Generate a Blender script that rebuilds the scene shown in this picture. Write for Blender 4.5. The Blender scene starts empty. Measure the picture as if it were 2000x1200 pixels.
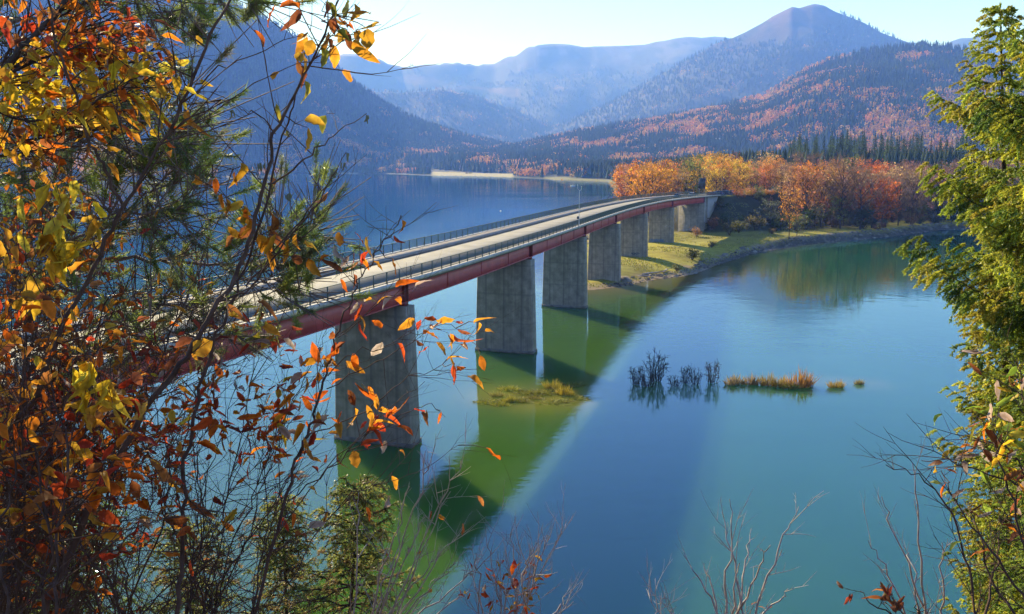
import bpy, math, random
import numpy as np
from math import radians as R, sin, cos, pi
rng = np.random.default_rng(7)
random.seed(7)
S = bpy.context.scene
COL = S.collection
# ------------------------------------------------------------------ camera, sky, sun
H = 27.0; F = 1700.0; PY = 322.0
PITCH = math.atan((600 - PY) / F)
cam = bpy.data.cameras.new('camera'); co = bpy.data.objects.new('camera', cam); COL.objects.link(co)
cam.sensor_width = 36; cam.lens = 36 * F / 2000; cam.clip_start = 0.1; cam.clip_end = 40000
co.location = (0, 0, H); co.rotation_euler = (pi / 2 - PITCH, 0, 0)
S.camera = co
SUN_AZ = R(-27); SUN_EL = R(23.3)         # azimuth measured from +Y towards +X
SUN_STRENGTH = 5.0; SKY_STRENGTH = 0.105
w = bpy.data.worlds.new('World'); S.world = w; w.use_nodes = True
nt = w.node_tree; nt.nodes.clear()
sky = nt.nodes.new('ShaderNodeTexSky'); sky.sky_type = 'NISHITA'; sky.sun_disc = False
sky.sun_elevation = SUN_EL; sky.sun_rotation = SUN_AZ; sky.altitude = 800; sky.air_density = 1.0; sky.dust_density = 0.15; sky.ozone_density = 3.0
bg = nt.nodes.new('ShaderNodeBackground'); bg.inputs[1].default_value = SKY_STRENGTH
wo = nt.nodes.new('ShaderNodeOutputWorld'); tint = nt.nodes.new('ShaderNodeMix'); tint.data_type = 'RGBA'; tint.blend_type = 'MULTIPLY'; tint.inputs[0].default_value = 1; tint.inputs[7].default_value = (0.84, 0.93, 1.16, 1)
nt.links.new(sky.outputs[0], tint.inputs[6]); nt.links.new(tint.outputs[2], bg.inputs[0]); nt.links.new(bg.outputs[0], wo.inputs[0])
sl = bpy.data.lights.new('sun', 'SUN'); sl.energy = SUN_STRENGTH; sl.angle = R(0.55); sl.color = (1.0, 0.93, 0.82)
so = bpy.data.objects.new('sun', sl); COL.objects.link(so)
so.rotation_euler = (pi / 2 - SUN_EL, 0, pi - SUN_AZ)
so.location = (0, 0, 300)
S.view_settings.view_transform = 'Standard'; S.view_settings.look = 'None'; S.view_settings.exposure = 1.27; S.view_settings.gamma = 1
cy = S.cycles
cy.max_bounces = 7; cy.diffuse_bounces = 2; cy.glossy_bounces = 3; cy.transmission_bounces = 4; cy.volume_bounces = 2; cy.transparent_max_bounces = 8
cy.use_denoising = True; cy.use_adaptive_sampling = True; cy.adaptive_threshold = 0.01; cy.caustics_reflective = False; cy.caustics_refractive = False
cy.sample_clamp_indirect = 4

def ray(x, y):
    u = (x - 1000) / F; v = (600 - y) / F
    return np.array([u, cos(PITCH) + v * sin(PITCH), -sin(PITCH) + v * cos(PITCH)])
def at_z(x, y, z=0.0):
    d = ray(x, y); return np.array([0, 0, H]) + d * (z - H) / d[2]
def at_y(x, y, Y):
    d = ray(x, y); return np.array([0, 0, H]) + d * Y / d[1]
def proj(P):
    P = np.asarray(P, float) - np.array([0, 0, H])
    f = P[..., 1] * cos(PITCH) - P[..., 2] * sin(PITCH); up = P[..., 1] * sin(PITCH) + P[..., 2] * cos(PITCH)
    return 1000 + F * P[..., 0] / f, 600 - F * up / f

# ------------------------------------------------------------------ materials
def nmat(name):
    m = bpy.data.materials.new(name); m.use_nodes = True; n = m.node_tree; n.nodes.clear()
    out = n.nodes.new('ShaderNodeOutputMaterial'); return m, n, out
def N(n, t, **kw):
    k = n.nodes.new(t)
    for a, b in kw.items():
        if a == 'inp':
            for q, v in b.items(): k.inputs[q].default_value = v
        else: setattr(k, a, b)
    return k
def mixc(n, fac, a, b, mode='MIX'):
    k = n.nodes.new('ShaderNodeMix'); k.data_type = 'RGBA'; k.blend_type = mode
    for i, v in ((0, fac), (6, a), (7, b)):
        if hasattr(v, 'is_output') or isinstance(v, bpy.types.NodeSocket): n.links.new(v, k.inputs[i])
        else: k.inputs[i].default_value = v if i == 0 else (tuple(v) + (1,) if len(v) == 3 else v)
    return k.outputs[2]
def noise(n, scale, detail=4, rough=0.55, vec=None, dist=0):
    k = N(n, 'ShaderNodeTexNoise', inp={'Scale': scale, 'Detail': detail, 'Roughness': rough, 'Distortion': dist})
    if vec is not None: n.links.new(vec, k.inputs['Vector'])
    return k.outputs[0]
def ramp(n, fac, p0, p1, c0=(0, 0, 0, 1), c1=(1, 1, 1, 1)):
    k = n.nodes.new('ShaderNodeValToRGB'); e = k.color_ramp.elements
    e[0].position = p0; e[1].position = p1; e[0].color = c0; e[1].color = c1
    n.links.new(fac, k.inputs[0]); return k.outputs[0]
def coords(n, which='Object', scale=(1, 1, 1), rot=(0, 0, 0)):
    t = n.nodes.new('ShaderNodeTexCoord'); mp = n.nodes.new('ShaderNodeMapping')
    mp.inputs['Scale'].default_value = scale; mp.inputs['Rotation'].default_value = rot
    n.links.new(t.outputs[which], mp.inputs[0]); return mp.outputs[0]
def simple(name, c, rough=0.6, metal=0.0, var=0.25, scale=3.0, bump=0.0, bscale=20):
    m, n, out = nmat(name); b = N(n, 'ShaderNodeBsdfPrincipled', inp={'Roughness': rough, 'Metallic': metal, 'Specular IOR Level': 0.2 if rough > .7 else 0.5})
    v = coords(n); f = noise(n, scale, 5, 0.6, v)
    d = tuple(x * (1 - var) for x in c); l = tuple(min(1, x * (1 + var)) for x in c)
    n.links.new(mixc(n, ramp(n, f, 0.3, 0.7), d, l), b.inputs['Base Color'])
    if bump:
        bp = N(n, 'ShaderNodeBump', inp={'Strength': 0.6, 'Distance': bump}); n.links.new(noise(n, bscale, 4, 0.6, v), bp.inputs['Height']); n.links.new(bp.outputs[0], b.inputs['Normal'])
    n.links.new(b.outputs[0], out.inputs[0]); return m
def leafmat(name, attr=True, objcol=False, trans=0.45, rough=0.5, spec=0.4, nscale=60, nvar=0.35, tintc=None):
    m, n, out = nmat(name)
    b = N(n, 'ShaderNodeBsdfPrincipled', inp={'Roughness': rough, 'Specular IOR Level': spec})
    c = None
    if attr: c = N(n, 'ShaderNodeAttribute', attribute_name='col').outputs[0]
    if objcol:
        oc = n.nodes.new('ShaderNodeObjectInfo').outputs['Color']
        c = oc if c is None else mixc(n, 1.0, c, oc, 'MULTIPLY')
    f = noise(n, nscale, 3, 0.6, coords(n))
    c = mixc(n, 1.0, c, ramp(n, f, 0.3, 0.7, (1 - nvar, 1 - nvar, 1 - nvar, 1), (1, 1, 1, 1)), 'MULTIPLY')
    n.links.new(c, b.inputs['Base Color'])
    t = n.nodes.new('ShaderNodeBsdfTranslucent'); n.links.new(c, t.inputs[0])
    mx = n.nodes.new('ShaderNodeMixShader'); mx.inputs[0].default_value = trans
    n.links.new(b.outputs[0], mx.inputs[1]); n.links.new(t.outputs[0], mx.inputs[2]); n.links.new(mx.outputs[0], out.inputs[0]); return m

M = {}
M['leaf'] = leafmat('autumn_leaf', trans=0.70, rough=0.52, spec=0.3)
M['needle'] = leafmat('needles', trans=0.45, rough=0.5, spec=0.4, nscale=3)
M['crown'] = leafmat('tree_crown', objcol=True, trans=0.6, rough=0.8, spec=0.1, nscale=0.35, nvar=0.45)
M['forest'] = leafmat('far_forest', trans=0.25, rough=0.9, spec=0.05, nscale=0.05, nvar=0.3)
M['bark'] = simple('bark', (0.055, 0.038, 0.03), 0.95, var=0.5, scale=8, bump=0.01, bscale=60)
M['twigbark'] = simple('twig_bark', (0.085, 0.05, 0.036), 0.9, var=0.5, scale=25, bump=0.001, bscale=150)
M['greytwig'] = simple('pale_twig_bark', (0.34, 0.27, 0.23), 0.6, var=0.35, scale=25)
M['red_steel'] = simple('red_painted_steel', (0.46, 0.085, 0.075), 0.45, var=0.2, scale=0.6)
M['dark_red_steel'] = simple('dark_red_steel', (0.17, 0.02, 0.02), 0.5, var=0.15, scale=2)
M['rail'] = simple('green_grey_rail_steel', (0.075, 0.10, 0.08), 0.55, 0.1, var=0.2, scale=2)
M['asphalt'] = simple('pale_worn_road', (0.18, 0.172, 0.16), 0.85, var=0.25, scale=0.35, bump=0.003, bscale=30)
M['walk'] = simple('walkway_concrete', (0.27, 0.235, 0.205), 0.85, var=0.2, scale=0.8, bump=0.003, bscale=30)
M['edge'] = simple('edge_concrete', (0.46, 0.43, 0.38), 0.85, var=0.25, scale=1.2)
M['slabedge'] = simple('slab_side_concrete', (0.17, 0.16, 0.14), 0.85, var=0.4, scale=1.0)
def concrete():
    m, n, out = nmat('pier_concrete'); b = N(n, 'ShaderNodeBsdfPrincipled', inp={'Roughness': 0.85})
    v = coords(n, 'Object'); streak = coords(n, 'Object', (2.2, 2.2, 0.09))
    a = ramp(n, noise(n, 0.8, 6, 0.65, v), 0.3, 0.75); s = ramp(n, noise(n, 1.0, 5, 0.6, streak), 0.35, 0.7)
    c = mixc(n, a, (0.18, 0.158, 0.12), (0.42, 0.37, 0.295)); c = mixc(n, s, c, mixc(n, 0.5, c, (0.10, 0.095, 0.08)))
    wv = N(n, 'ShaderNodeTexWave', wave_type='BANDS', bands_direction='X', inp={'Scale': 0.115, 'Distortion': 0.15, 'Detail': 1}); n.links.new(v, wv.inputs[0])
    c = mixc(n, ramp(n, wv.outputs[1], 0.0, 0.045, (0.65, 0.65, 0.65, 1)), (0.06, 0.06, 0.055), c)
    wz = N(n, 'ShaderNodeTexWave', wave_type='BANDS', bands_direction='Z', inp={'Scale': 0.075, 'Distortion': 0.1, 'Detail': 1}); n.links.new(v, wz.inputs[0])
    c = mixc(n, ramp(n, wz.outputs[1], 0.0, 0.02, (0.7, 0.7, 0.7, 1)), (0.09, 0.088, 0.08), c)
    n.links.new(c, b.inputs['Base Color'])
    bp = N(n, 'ShaderNodeBump', inp={'Strength': 0.5, 'Distance': 0.03}); n.links.new(noise(n, 3, 5, 0.7, v), bp.inputs['Height']); n.links.new(bp.outputs[0], b.inputs['Normal'])
    n.links.new(b.outputs[0], out.inputs[0]); return m
M['concrete'] = concrete()
def groundmat():
    m, n, out = nmat('ground_cover'); b = N(n, 'ShaderNodeBsdfPrincipled', inp={'Roughness': 0.95, 'Specular IOR Level': 0.1})
    a = N(n, 'ShaderNodeAttribute', attribute_name='col').outputs[0]; v = coords(n)
    f1 = ramp(n, noise(n, 0.35, 8, 0.7, v), 0.3, 0.7, (0.60, 0.52, 0.42, 1), (1.25, 1.25, 1.25, 1)); f2 = ramp(n, noise(n, 0.02, 8, 0.65, v), 0.35, 0.65, (0.8, 0.76, 0.7, 1), (1.1, 1.1, 1.1, 1))
    c = mixc(n, 1, mixc(n, 1, a, f1, 'MULTIPLY'), f2, 'MULTIPLY'); n.links.new(c, b.inputs['Base Color'])
    bp = N(n, 'ShaderNodeBump', inp={'Strength': 0.5, 'Distance': 0.25}); n.links.new(noise(n, 1.5, 6, 0.7, v), bp.inputs['Height']); n.links.new(bp.outputs[0], b.inputs['Normal'])
    n.links.new(b.outputs[0], out.inputs[0]); return m
M['ground'] = groundmat()
def watermat():
    m, n, out = nmat('lake_water'); a = N(n, 'ShaderNodeAttribute', attribute_name='col').outputs[0]; v = coords(n)
    f = ramp(n, noise(n, 0.03, 6, 0.6, v, 0.6), 0.3, 0.7, (0.85, 0.9, 0.9, 1), (1.12, 1.08, 1.05, 1))
    df = n.nodes.new('ShaderNodeSubsurfaceScattering'); df.falloff = 'BURLEY'; df.inputs['Scale'].default_value = 3.5; df.inputs['Radius'].default_value = (0.8, 1.4, 1.1); n.links.new(mixc(n, 1, a, f, 'MULTIPLY'), df.inputs[0])
    v1 = coords(n, 'Object', (1, 1, 1)); v2 = coords(n, 'Object', (0.35, 1.0, 1), (0, 0, R(-12)))
    h1 = noise(n, 1.6, 3, 0.55, v2, 0.3); h2 = noise(n, 0.25, 3, 0.5, v1, 0.4)
    patch = ramp(n, noise(n, 0.011, 4, 0.55, coords(n, 'Object', (0.5, 1, 1))), 0.40, 0.66, (0.12, 0.12, 0.12, 1))
    mm = N(n, 'ShaderNodeMath', operation='MULTIPLY'); n.links.new(h1, mm.inputs[0]); n.links.new(patch, mm.inputs[1])
    ad = N(n, 'ShaderNodeMath', operation='MULTIPLY_ADD'); n.links.new(h2, ad.inputs[0]); ad.inputs[1].default_value = 0.8; n.links.new(mm.outputs[0], ad.inputs[2])
    bp = N(n, 'ShaderNodeBump', inp={'Strength': 1.0, 'Distance': 0.022}); n.links.new(ad.outputs[0], bp.inputs['Height'])
    gl = N(n, 'ShaderNodeBsdfGlossy', inp={'Color': (0.53, 0.68, 1.0, 1), 'Roughness': 0.012}); fr = N(n, 'ShaderNodeFresnel', inp={'IOR': 1.7})
    for k in (gl, fr): n.links.new(bp.outputs[0], k.inputs['Normal'])
    mx = n.nodes.new('ShaderNodeMixShader'); n.links.new(fr.outputs[0], mx.inputs[0]); n.links.new(df.outputs[0], mx.inputs[1]); n.links.new(gl.outputs[0], mx.inputs[2]); n.links.new(mx.outputs[0], out.inputs[0]); return m
M['water'] = watermat()
def hazemat():
    m, n, out = nmat('haze_air'); v = N(n, 'ShaderNodeVolumePrincipled', inp={'Color': (0.17, 0.35, 1.0, 1), 'Absorption Color': (1, 1, 1, 1), 'Density': 0.000128, 'Anisotropy': 0.0})
    n.links.new(v.outputs[0], out.inputs['Volume']); return m
M['haze'] = hazemat()

# ------------------------------------------------------------------ mesh helpers
class MB:
    def __init__(s): s.v = []; s.f = []; s.c = []; s.n = 0
    def add(s, v, f, c=None):
        v = np.asarray(v, float).reshape(-1, 3); f = np.asarray(f, int)
        s.v.append(v); s.f.append(f + s.n); s.n += len(v)
        if c is None: c = (1, 1, 1)
        c = np.asarray(c, float); s.c.append(np.broadcast_to(c, (len(v), 3)) if c.ndim == 1 else c)
    def box(s, c, size, M3=None, col=None):
        x, y, z = [q / 2 for q in size]
        v = np.array([[a * x, b * y, d * z] for a in (-1, 1) for b in (-1, 1) for d in (-1, 1)], float)
        if M3 is not None: v = v @ np.asarray(M3).T
        s.add(v + np.asarray(c), [[0, 1, 3, 2], [4, 6, 7, 5], [0, 4, 5, 1], [2, 3, 7, 6], [0, 2, 6, 4], [1, 5, 7, 3]], col)
    def tube(s, pts, rad, k=6, col=None):
        P = np.asarray(pts, float); n = len(P); r = np.broadcast_to(np.asarray(rad, float), (n,))
        T = np.gradient(P, axis=0); T /= np.linalg.norm(T, axis=1)[:, None] + 1e-9
        ref = np.where(np.abs(T[:, 2:3]) > 0.9, np.array([[1., 0, 0]]), np.array([[0, 0, 1.]]))
        A = np.cross(T, ref); A /= np.linalg.norm(A, axis=1)[:, None] + 1e-9; B = np.cross(T, A)
        for i in range(1, n):
            if np.dot(A[i], A[i - 1]) < 0: A[i] *= -1; B[i] *= -1
        a = np.arange(k) * 2 * pi / k
        V = P[:, None] + r[:, None, None] * (np.cos(a)[None, :, None] * A[:, None] + np.sin(a)[None, :, None] * B[:, None])
        i = np.arange(n - 1)[:, None]; j = np.arange(k)[None]
        q = np.stack([i * k + j, i * k + (j + 1) % k, (i + 1) * k + (j + 1) % k, (i + 1) * k + j], -1).reshape(-1, 4)
        s.add(V.reshape(-1, 3), q, col)
    def mesh(s, name, mat, smooth=False, col=True):
        V = np.concatenate(s.v); me = bpy.data.meshes.new(name)
        L = []; st = []; tot = []; o = 0
        for f in s.f:
            if len(f) == 0: continue
            k = f.shape[1]; L.append(f.ravel()); st.append(o + np.arange(len(f)) * k); tot.append(np.full(len(f), k)); o += len(f) * k
        L = np.concatenate(L); st = np.concatenate(st); tot = np.concatenate(tot)
        me.vertices.add(len(V)); me.vertices.foreach_set('co', V.astype(np.float32).ravel())
        me.loops.add(len(L)); me.loops.foreach_set('vertex_index', L.astype(np.int32))
        me.polygons.add(len(st)); me.polygons.foreach_set('loop_start', st.astype(np.int32)); me.polygons.foreach_set('loop_total', tot.astype(np.int32))
        if smooth: me.polygons.foreach_set('use_smooth', np.ones(len(st), bool))
        if col:
            at = me.color_attributes.new('col', 'FLOAT_COLOR', 'POINT'); c = np.ones((len(V), 4), np.float32); c[:, :3] = np.concatenate(s.c); at.data.foreach_set('color', c.ravel())
        me.update(calc_edges=True); me.validate()
        me.materials.append(M[mat] if isinstance(mat, str) else mat); return me
    def obj(s, name, mat, parent=None, smooth=False, col=True, origin=None):
        if origin is not None: s.v = [q - np.asarray(origin) for q in s.v]
        return mkobj(name, s.mesh(name, mat, smooth, col), parent, origin)
def mkobj(name, me, parent=None, loc=None):
    o = bpy.data.objects.new(name, me); COL.objects.link(o)
    if parent is not None: o.parent = parent
    if loc is not None: o.location = loc
    return o
def tag(o, label=None, cat=None, group=None, kind=None):
    if label: o['label'] = label
    if cat: o['category'] = cat
    if group: o['group'] = group
    if kind: o['kind'] = kind
    return o
def thing(name, label, cat, loc=(0, 0, 0), rz=0, group=None):
    o = bpy.data.objects.new(name, None); COL.objects.link(o); o.location = loc; o.rotation_euler = (0, 0, rz); o.empty_display_size = 0.3
    return tag(o, label, cat, group)
def rotz(a): return np.array([[cos(a), -sin(a), 0], [sin(a), cos(a), 0], [0, 0, 1.]])
def ss(x): x = np.clip(x, 0, 1); return x * x * (3 - 2 * x)
_perm = np.random.default_rng(3).random((256, 256))
def vnoise(x, y):
    xi = np.floor(x).astype(int); yi = np.floor(y).astype(int); fx = x - xi; fy = y - yi
    fx = fx * fx * (3 - 2 * fx); fy = fy * fy * (3 - 2 * fy)
    g = lambda a, b: _perm[a & 255, b & 255]
    return (g(xi, yi) * (1 - fx) + g(xi + 1, yi) * fx) * (1 - fy) + (g(xi, yi + 1) * (1 - fx) + g(xi + 1, yi + 1) * fx) * fy
def fbm(x, y, o=4, gain=0.5):
    a = 1; t = 0; s_ = 0
    for i in range(o):
        t = t + a * vnoise(x * 2 ** i + 17.3 * i, y * 2 ** i + 5.1 * i); s_ += a; a *= gain
    return t / s_
def sdist(poly, X, Y):
    P = np.asarray(poly, float); X = np.asarray(X, float); Y = np.asarray(Y, float); d = np.full(X.shape, 1e18); ins = np.zeros(X.shape, bool)
    for i in range(len(P)):
        a = P[i]; b = P[(i + 1) % len(P)]; e = b - a; l = e @ e + 1e-9
        t = np.clip(((X - a[0]) * e[0] + (Y - a[1]) * e[1]) / l, 0, 1)
        d = np.minimum(d, (X - a[0] - t * e[0]) ** 2 + (Y - a[1] - t * e[1]) ** 2)
        c = ((a[1] > Y) != (b[1] > Y)) & (X < (b[0] - a[0]) * (Y - a[1]) / (b[1] - a[1] + 1e-12) + a[0]); ins ^= c
    d = np.sqrt(d); return np.where(ins, d, -d)
def pdist(line, X, Y):
    P = np.asarray(line, float); d = np.full(np.shape(X), 1e9)
    for i in range(len(P) - 1):
        a = P[i, :2]; b = P[i + 1, :2]; e = b - a; l = e @ e + 1e-9
        t = np.clip(((X - a[0]) * e[0] + (Y - a[1]) * e[1]) / l, 0, 1)
        d = np.minimum(d, np.hypot(X - a[0] - t * e[0], Y - a[1] - t * e[1]))
    return d

# ------------------------------------------------------------------ bridge line
def deck_z(Y): return 16.3 - 0.0015 * (Y - 82) - 0.008 * np.clip(np.asarray(Y, float) - 270, 0, None)
NEARE = []
for _p in [(300, 683), (400, 657), (503, 635), (550, 620), (627, 597), (780, 555), (827, 541), (868, 528.5), (905, 517.3), (937, 507.3), (979, 494), (1025, 479), (1070, 465), (1131, 445), (1183, 426), (1227, 411), (1270, 398.3), (1313, 391.3), (1357, 386), (1407, 381.7)]:
    _z = 16.3
    for _ in range(25): _q = at_z(*_p, _z); _z = float(deck_z(_q[1]))
    NEARE.append((_q[0], _q[1]))
_a = np.array(NEARE); _k = np.polyfit((_a[:, 1] - 150) / 100, _a[:, 0], 4)
_Y = np.linspace(_a[0, 1], _a[-1, 1], 400); _X = np.polyval(_k, (_Y - 150) / 100)
sl0 = 0.40
_Yl = np.linspace(8, _a[0, 1] - .5, 60); _Xl = _X[0] + (_Yl - _a[0, 1]) * sl0
_Xe = np.concatenate([_Xl, _X]); _Ye = np.concatenate([_Yl, _Y])
# extend beyond the abutment along a right-hand bend
hd = math.atan2(_X[-1] - _X[-8], _Y[-1] - _Y[-8]); ex, ey = [_X[-1]], [_Y[-1]]
for i in range(140):
    hd = min(hd + 0.004, 1.05); ex.append(ex[-1] + sin(hd)); ey.append(ey[-1] + cos(hd))
iend = len(_Xe)
_Xe = np.concatenate([_Xe, ex[1:]]); _Ye = np.concatenate([_Ye, ey[1:]])
_s = np.concatenate([[0], np.cumsum(np.hypot(np.diff(_Xe), np.diff(_Ye)))])
S_END = _s[iend - 1]; S_MAX = _s[-1]
Y_END = float(_Y[-1]); _zz = np.where(_Ye < Y_END, deck_z(_Ye), deck_z(Y_END))
def edge(s): return np.stack([np.interp(s, _s, _Xe), np.interp(s, _s, _Ye), np.interp(s, _s, _zz)], -1)
def frame(s):
    d = edge(np.asarray(s) + 3.0) - edge(np.asarray(s) - 3.0); t = d / np.linalg.norm(d, axis=-1, keepdims=True)
    nrm = np.stack([t[..., 1], -t[..., 0], 0 * t[..., 0]], -1); nrm /= np.linalg.norm(nrm, axis=-1, keepdims=True)  # to the right (near side)
    return t, nrm
HWD = 5.8
def onbridge(s, u, dz=0):   # u: offset from the centre line, right positive
    t, n = frame(s); return edge(s) + n * (u - HWD)[..., None] + np.array([0, 0, 1.]) * np.asarray(dz)[..., None] if np.ndim(u) else edge(s) + n * (u - HWD) + np.array([0, 0, dz])

# ------------------------------------------------------------------ land and lake
def zp(pts): return [tuple(at_z(x, y)[:2]) for x, y in pts]
SH_R = zp([(2000, 447), (1900, 448), (1835, 449), (1740, 462), (1680, 468), (1620, 473), (1560, 479), (1500, 490), (1465, 496), (1430, 508), (1400, 517), (1380, 526), (1352, 536), (1330, 540), (1290, 544), (1255, 551), (1220, 558), (1180, 564), (1148, 567), (1118, 560), (1108, 535), (1112, 500), (1130, 450), (1160, 415), (1195, 393), (1212, 384), (1200, 370), (1188, 357), (1130, 354.5), (1082, 353), (1070, 350), (1000, 347), (940, 345), (850, 343.5), (760, 340), (680, 339.5), (600, 339), (560, 338), (300, 336), (0, 336)])
LAND = [(420, 215), (520, 120), (16000, 0), (16000, 15500), (-16000, 15500), (-16000, 2600)] 
LAND = SH_R[::-1] + LAND[:4] + LAND[4:]
LHEAD = zp([(561, 342.5), (520, 346), (440, 349), (350, 351), (200, 352), (0, 354)]) + [(-2600, 1400), (-2600, 3000), (-1400, 3000), (-800, 2500)]
ROAD = [tuple(onbridge(s, 0.0)) for s in np.linspace(S_END + 9, S_MAX - 4, 40)]

def az_of(px, py):
    d = ray(px, py); return math.atan2(d[0], d[1]), d[2] / math.hypot(d[0], d[1])
def layer(px, Rc, Rf, shift=0):
    A = np.array([az_of(*q) for q in px]); return dict(th=A[:, 0], tan=A[:, 1] , Rc=Rc, Rf=Rf)
LAYERS = {
 'A': layer([(-400, -150), (-150, -150), (60, -130), (200, -80), (330, -30), (430, -5), (500, 22), (560, 58), (600, 88), (640, 115), (700, 165), (760, 205), (820, 235), (900, 262), (980, 281), (1060, 291), (1200, 300), (2400, 305)], 4300, 2850),
 'C1': layer([(-200, 60), (500, 90), (600, 105), (660, 106), (700, 104), (740, 115), (783, 130), (830, 125), (890, 121), (930, 126), (965, 124), (985, 113), (1010, 105), (1030, 92), (1050, 85), (1110, 85), (1155, 91), (1200, 88), (1260, 86), (1290, 80), (1315, 73), (1345, 70), (1420, 72), (1500, 90), (1700, 120), (2400, 200)], 11200, 6800),
 'C2': layer([(-200, 250), (600, 190), (700, 175), (790, 180), (860, 172), (930, 185), (990, 208), (1040, 228), (1090, 246), (1150, 262), (1300, 290), (2400, 300)], 7600, 5000),
 'D': layer([(-200, 300), (980, 290), (1050, 268), (1100, 240), (1180, 205), (1250, 168), (1330, 122), (1400, 84), (1430, 72), (1490, 42), (1520, 26), (1548, 10), (1560, 12), (1590, 6), (1610, 9), (1640, 22), (1690, 46), (1740, 68), (1790, 88), (1860, 125), (1950, 170), (2100, 240), (2400, 260)], 7200, 4600),
 'F': layer([(-200, 300), (1700, 200), (1800, 110), (1853, 80), (1880, 74), (1900, 72), (1918, 60), (1935, 52), (1960, 62), (2000, 82), (2200, 160), (2400, 200)], 10200, 7400),
 'E': layer([(-200, 300), (960, 292), (1010, 284), (1060, 275), (1130, 258), (1200, 246), (1260, 238), (1330, 226), (1380, 214), (1450, 199), (1490, 188), (1520, 172), (1550, 150), (1580, 134), (1620, 118), (1690, 102), (1750, 92), (1800, 88), (1850, 92), (1900, 102), (1960, 120), (2000, 134), (2200, 200), (2400, 240)], 3700, 1900),
}
def layer_z(k, th, r):
    L = LAYERS[k]; tn = np.interp(th, L['th'], L['tan']); zc = H + tn * L['Rc']
    Rc = L['Rc'] * (1 + 0.10 * (fbm(th * 7 + 3, th * 0 + 1.5, 2) - 0.5)); zc = H + tn * Rc
    t = (r - L['Rf']) / (Rc - L['Rf']); tc = np.clip(t, 0, 1)
    X = r * np.sin(th); Y = r * np.cos(th); sc = 1.0 / (0.16 * L['Rc'])
    g = fbm(X * sc, Y * sc * 0.7, 5) - 0.5; rid = np.abs(fbm(X * sc * 1.3 + 9, Y * sc * 0.5 + 4, 4) - 0.5) * 2
    up = tc ** 1.15
    up = up + (g * 0.30 - rid * 0.22 + 0.05) * np.sin(pi * tc) * 0.8
    z = np.where(t <= 1, zc * up, zc - (r - Rc) * 0.55)
    return np.where(zc > 0, z, -5.0)
def headz(X, Y):
    X = np.asarray(X, float); Y = np.asarray(Y, float)
    d = sdist(LAND, X, Y)
    bank = ss((X - 62) / 30)
    m = np.where(d > 0, (1.5 + 0.9 * bank) * ss(d / (14 - 10 * bank)) + 0.012 * np.clip(d, 0, 60), -3.0 * ss(-d / 30))
    rise = 9.0 * ss((d - 28) / 70) * ss((Y - 285) / 70) * np.where(X > 60, 1, 0.3)
    z = m + np.where(d > 0, rise, 0)
    dr = pdist(ROAD, X, Y); rz = deck_z(Y_END) - 0.3
    emb = rz - np.clip(dr - 7.0, 0, None) * 0.62
    z = np.where((d > -3), np.maximum(z, emb), z)
    z = z + np.where(d > 0, (fbm(X / 18, Y / 18, 4) - 0.5) * 0.9 * ss(d / 8), 0) * np.where(dr < 7.5, 0, 1)
    r = np.hypot(X, Y); z = z + np.where(d > 0, ss((r - 1000) / 1500) * ss((d - 60) / 400) * 34 * fbm(X / 400, Y / 400, 4), 0)
    return z, d
def landz(X, Y, which=None):
    z, d = headz(X, Y); r = np.hypot(X, Y); th = np.arctan2(X, Y)
    d2 = sdist(LHEAD, X, Y); z = np.maximum(z, np.where(d2 > 0, 3 * ss(d2 / 8) + 58 * ss(d2 / 420), -3))
    for k in LAYERS: z = np.where((d > 0) , np.maximum(z, layer_z(k, th, r) * ss((d - 40) / 200)), z)
    return z
def topk(X, Y):
    r = np.hypot(X, Y); th = np.arctan2(X, Y); zs = np.stack([layer_z(k, th, r) for k in LAYERS]); return np.argmax(zs, 0), zs.max(0)

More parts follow.
